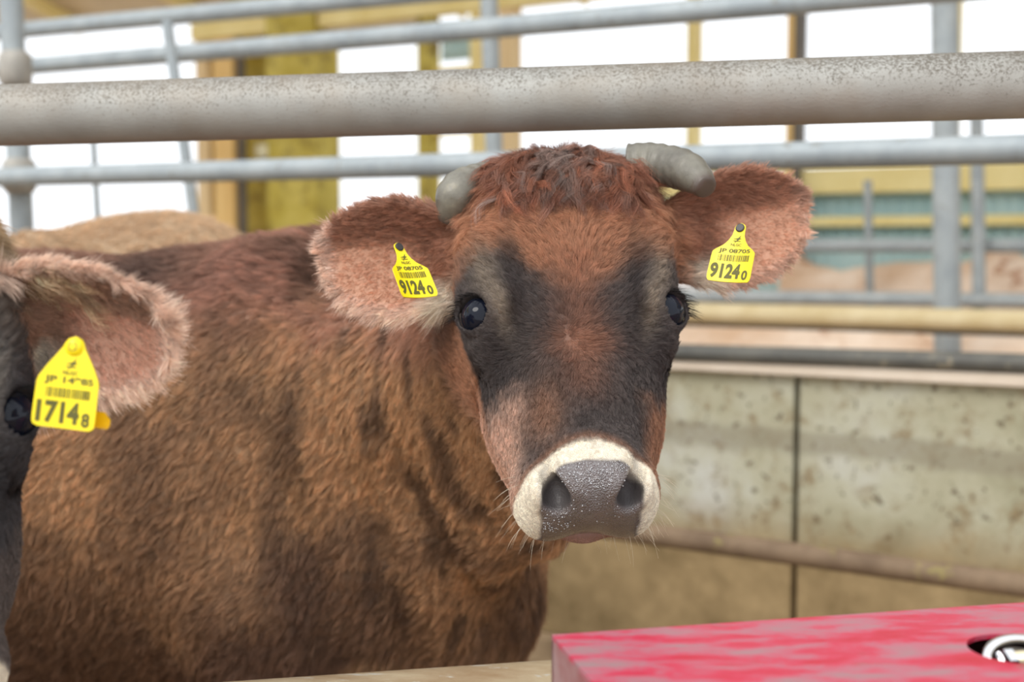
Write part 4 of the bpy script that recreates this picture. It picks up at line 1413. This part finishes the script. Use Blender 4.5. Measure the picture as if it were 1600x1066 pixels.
msk = (Hh[:, 1] < .050) & (Hh[:, 1] > -.05) & (np.abs(Hh[:, 0]) < .078) & (Hh[:, 2] > -.085)
locks(main, S, msk, 480, 60, .060, forelock_dir, forelock_col, 'forelock', cow)
# moisture beads added to the nose leather for its sparkle
r_ = np.random.default_rng(21)
cand = np.flatnonzero((S['wet'] > .9) & (ell(np.abs(Hh) * [1, 1, -1], NO1[0], NO1[1]) > .003) & (S['N'] @ main.w > .15))
hc2 = Hh[cand]
wt = np.exp(-(hc2[:, 0] / .028) ** 2 - ((hc2[:, 1] - .412) / .012) ** 2) + .6 * np.exp(-((hc2[:, 0] + .040) / .012) ** 2 - ((hc2[:, 1] - .447) / .008) ** 2) + .5 * np.exp(-((np.abs(hc2[:, 0]) - .035) / .012) ** 2 - ((hc2[:, 1] - .398) / .008) ** 2) + .04
ids = r_.choice(cand, 420, p=wt / wt.sum())
V, F = [], []
for i in ids:
    c_ = S['V'][i] + r_.normal(0, .0009, 3); n_ = S['N'][i]; rr_ = r_.uniform(.00035, .00095); a_ = np.cross(n_, main.u); a_ /= np.linalg.norm(a_); b__ = np.cross(n_, a_)
    k0_ = len(V)
    for j, ph in enumerate((1.5, .9, .35)):
        for k in range(8):
            th = k * math.pi / 4; V.append(c_ + rr_ * (math.sin(ph) * (math.cos(th) * a_ + math.sin(th) * b__) + n_ * (math.cos(ph) * .8)))
    V.append(c_ + n_ * rr_ * .8)
    for j in range(2):
        for k in range(8): F.append((k0_ + j * 8 + k, k0_ + j * 8 + (k + 1) % 8, k0_ + j * 8 + 8 + (k + 1) % 8, k0_ + j * 8 + 8 + k))
    for k in range(8): F.append((k0_ + 16 + k, k0_ + 16 + (k + 1) % 8, k0_ + 24))
dm = flat_mat('water_bead', srgb(190, 190, 192), .04, .55)
tag(mesh_obj('moisture_drops', V, F, dm, cow), 'wet beads added for sparkle on the nose', None, None, 'stuff')
# --- its tags
ear_tag(at(623, 387, 1.50), (50, 46, 0), (27, -16, -46), '9124', '0', 'JP 08705', 'narrow', 'skewed yellow 9124 ear tag with black button, hanging left of the dark face', 1.0)
ear_tag(at(1157, 357, 1.50), (68, -40, -4), (-26, -35, -93), '9124', '0', 'JP 08705', 'narrow', 'yellow ear tag reading 9124 0 in the ear at right of the dark face', 1.0)

# --- the cow at the left edge: same build, grey face
COAT2 = dict(COAT)
COAT2.update(brow=srgb(120, 108, 98), mask=srgb(86, 82, 84), red=srgb(104, 92, 86), cheek=srgb(120, 108, 100), side=srgb(110, 98, 92), taupe=srgb(150, 142, 132),
             poll=srgb(196, 168, 130), ear=srgb(176, 140, 118), earin=srgb(212, 168, 146), rim=srgb(250, 226, 208), pad=srgb(92, 94, 98), dark=srgb(52, 48, 50))
q0 = at(-240, 319, 1.105); q1 = at(-160, 1038, 1.03)
EARS_L = (((-.098, .092, -.085), (-1, -.10, -.08), (-.15, .55, .82)), ((.104, .088, -.085), (.73, .37, .58), (-.45, .60, .62)))
left = Cow((-1.52, 1.36, 0), -4, q0, q1, (1, .42, -.006), EARS_L, turn=(-1.0, 1.30, 1.02), size=1.0, es=.93, rims=((1, .9), (1, .9)))


def paint_left(c, V, N): return paint_cow(c, V, N, COAT2)


bx = at(-150, 650, 1.1)
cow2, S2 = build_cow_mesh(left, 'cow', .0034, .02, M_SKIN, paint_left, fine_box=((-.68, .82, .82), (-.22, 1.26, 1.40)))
tag(cow2, 'grey-faced cow cut by the left edge, its blond-rimmed ear reaching into the picture', 'cow')
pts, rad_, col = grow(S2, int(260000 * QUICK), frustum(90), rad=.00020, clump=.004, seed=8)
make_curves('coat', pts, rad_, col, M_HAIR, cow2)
HRs = [(u_ - .095 * i_ / 3, v_, w__ - .01, r_ * .9) for i_, (u_, v_, w__, r_) in enumerate(HRr)]
make_horn(left, HL, cow2); make_horn(left, HRs, cow2)
for sgn in (-1, 1):
    make_eye(left, sgn, cow2); make_lashes(left, sgn, cow2, 13 + sgn)
# long wisps inside the top of the ear
E2 = left.E(S2['V'], 1)
mk = (E2[:, 0] > .01) & (E2[:, 0] < .12) & (E2[:, 1] > .018) & (np.abs(E2[:, 2]) < .05) & ((S2['N'] @ left.ears[1][1][:, 2]) > .2)
locks(left, S2, mk, 46, 22, .034, lambda h, r: np.array([.7, .8, .3]) + r.normal(0, .3, 3), lambda h, r: srgb(226, 196, 162) * r.uniform(.6, 1.1), 'ear_tuft', cow2, seed=12, wave=.010, spread=.003, rad=.00018)
ear_tag(at(117, 542, 1.075), (82, -5, -9), (-15, -12, -98), '1714', '8', 'JP 14985', 'wide', 'yellow ear tag reading 1714 8 in the ear at the left edge', 1.0, 'yellow', back=(9, 0))

# --- the pale cow standing behind
COAT3 = dict(COAT); COAT3.update(flank=srgb(222, 194, 158), ridge=srgb(214, 184, 150), deep=srgb(190, 156, 122))
def paint_back(c, V, N): return paint_cow(c, V, N, COAT3)
bo = np.array((-2.27, 3.22, 0))
g0 = bo + [-.72, -.05, 1.34]
back = Cow(bo, 176, g0, g0 + [-.26, -.02, -.30], (0, -1, 0), (((-.098, .092, -.085), (-1, -.10, -.08), (-.15, .55, .82)), ((.098, .092, -.085), (1, -.10, -.08), (.15, .55, .82))), size=1.085)
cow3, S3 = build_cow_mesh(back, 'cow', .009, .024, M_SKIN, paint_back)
tag(cow3, 'pale tan cow standing behind, only its back showing above the brown one', 'cow')
pts, rad_, col = grow(S3, int(60000 * QUICK), frustum(150), rad=.0007, clump=.01, seed=18)
make_curves('coat', pts, rad_, col, M_HAIR, cow3)
make_horn(back, HL, cow3); make_horn(back, HRr, cow3)
for sgn in (-1, 1): make_eye(back, sgn, cow3)
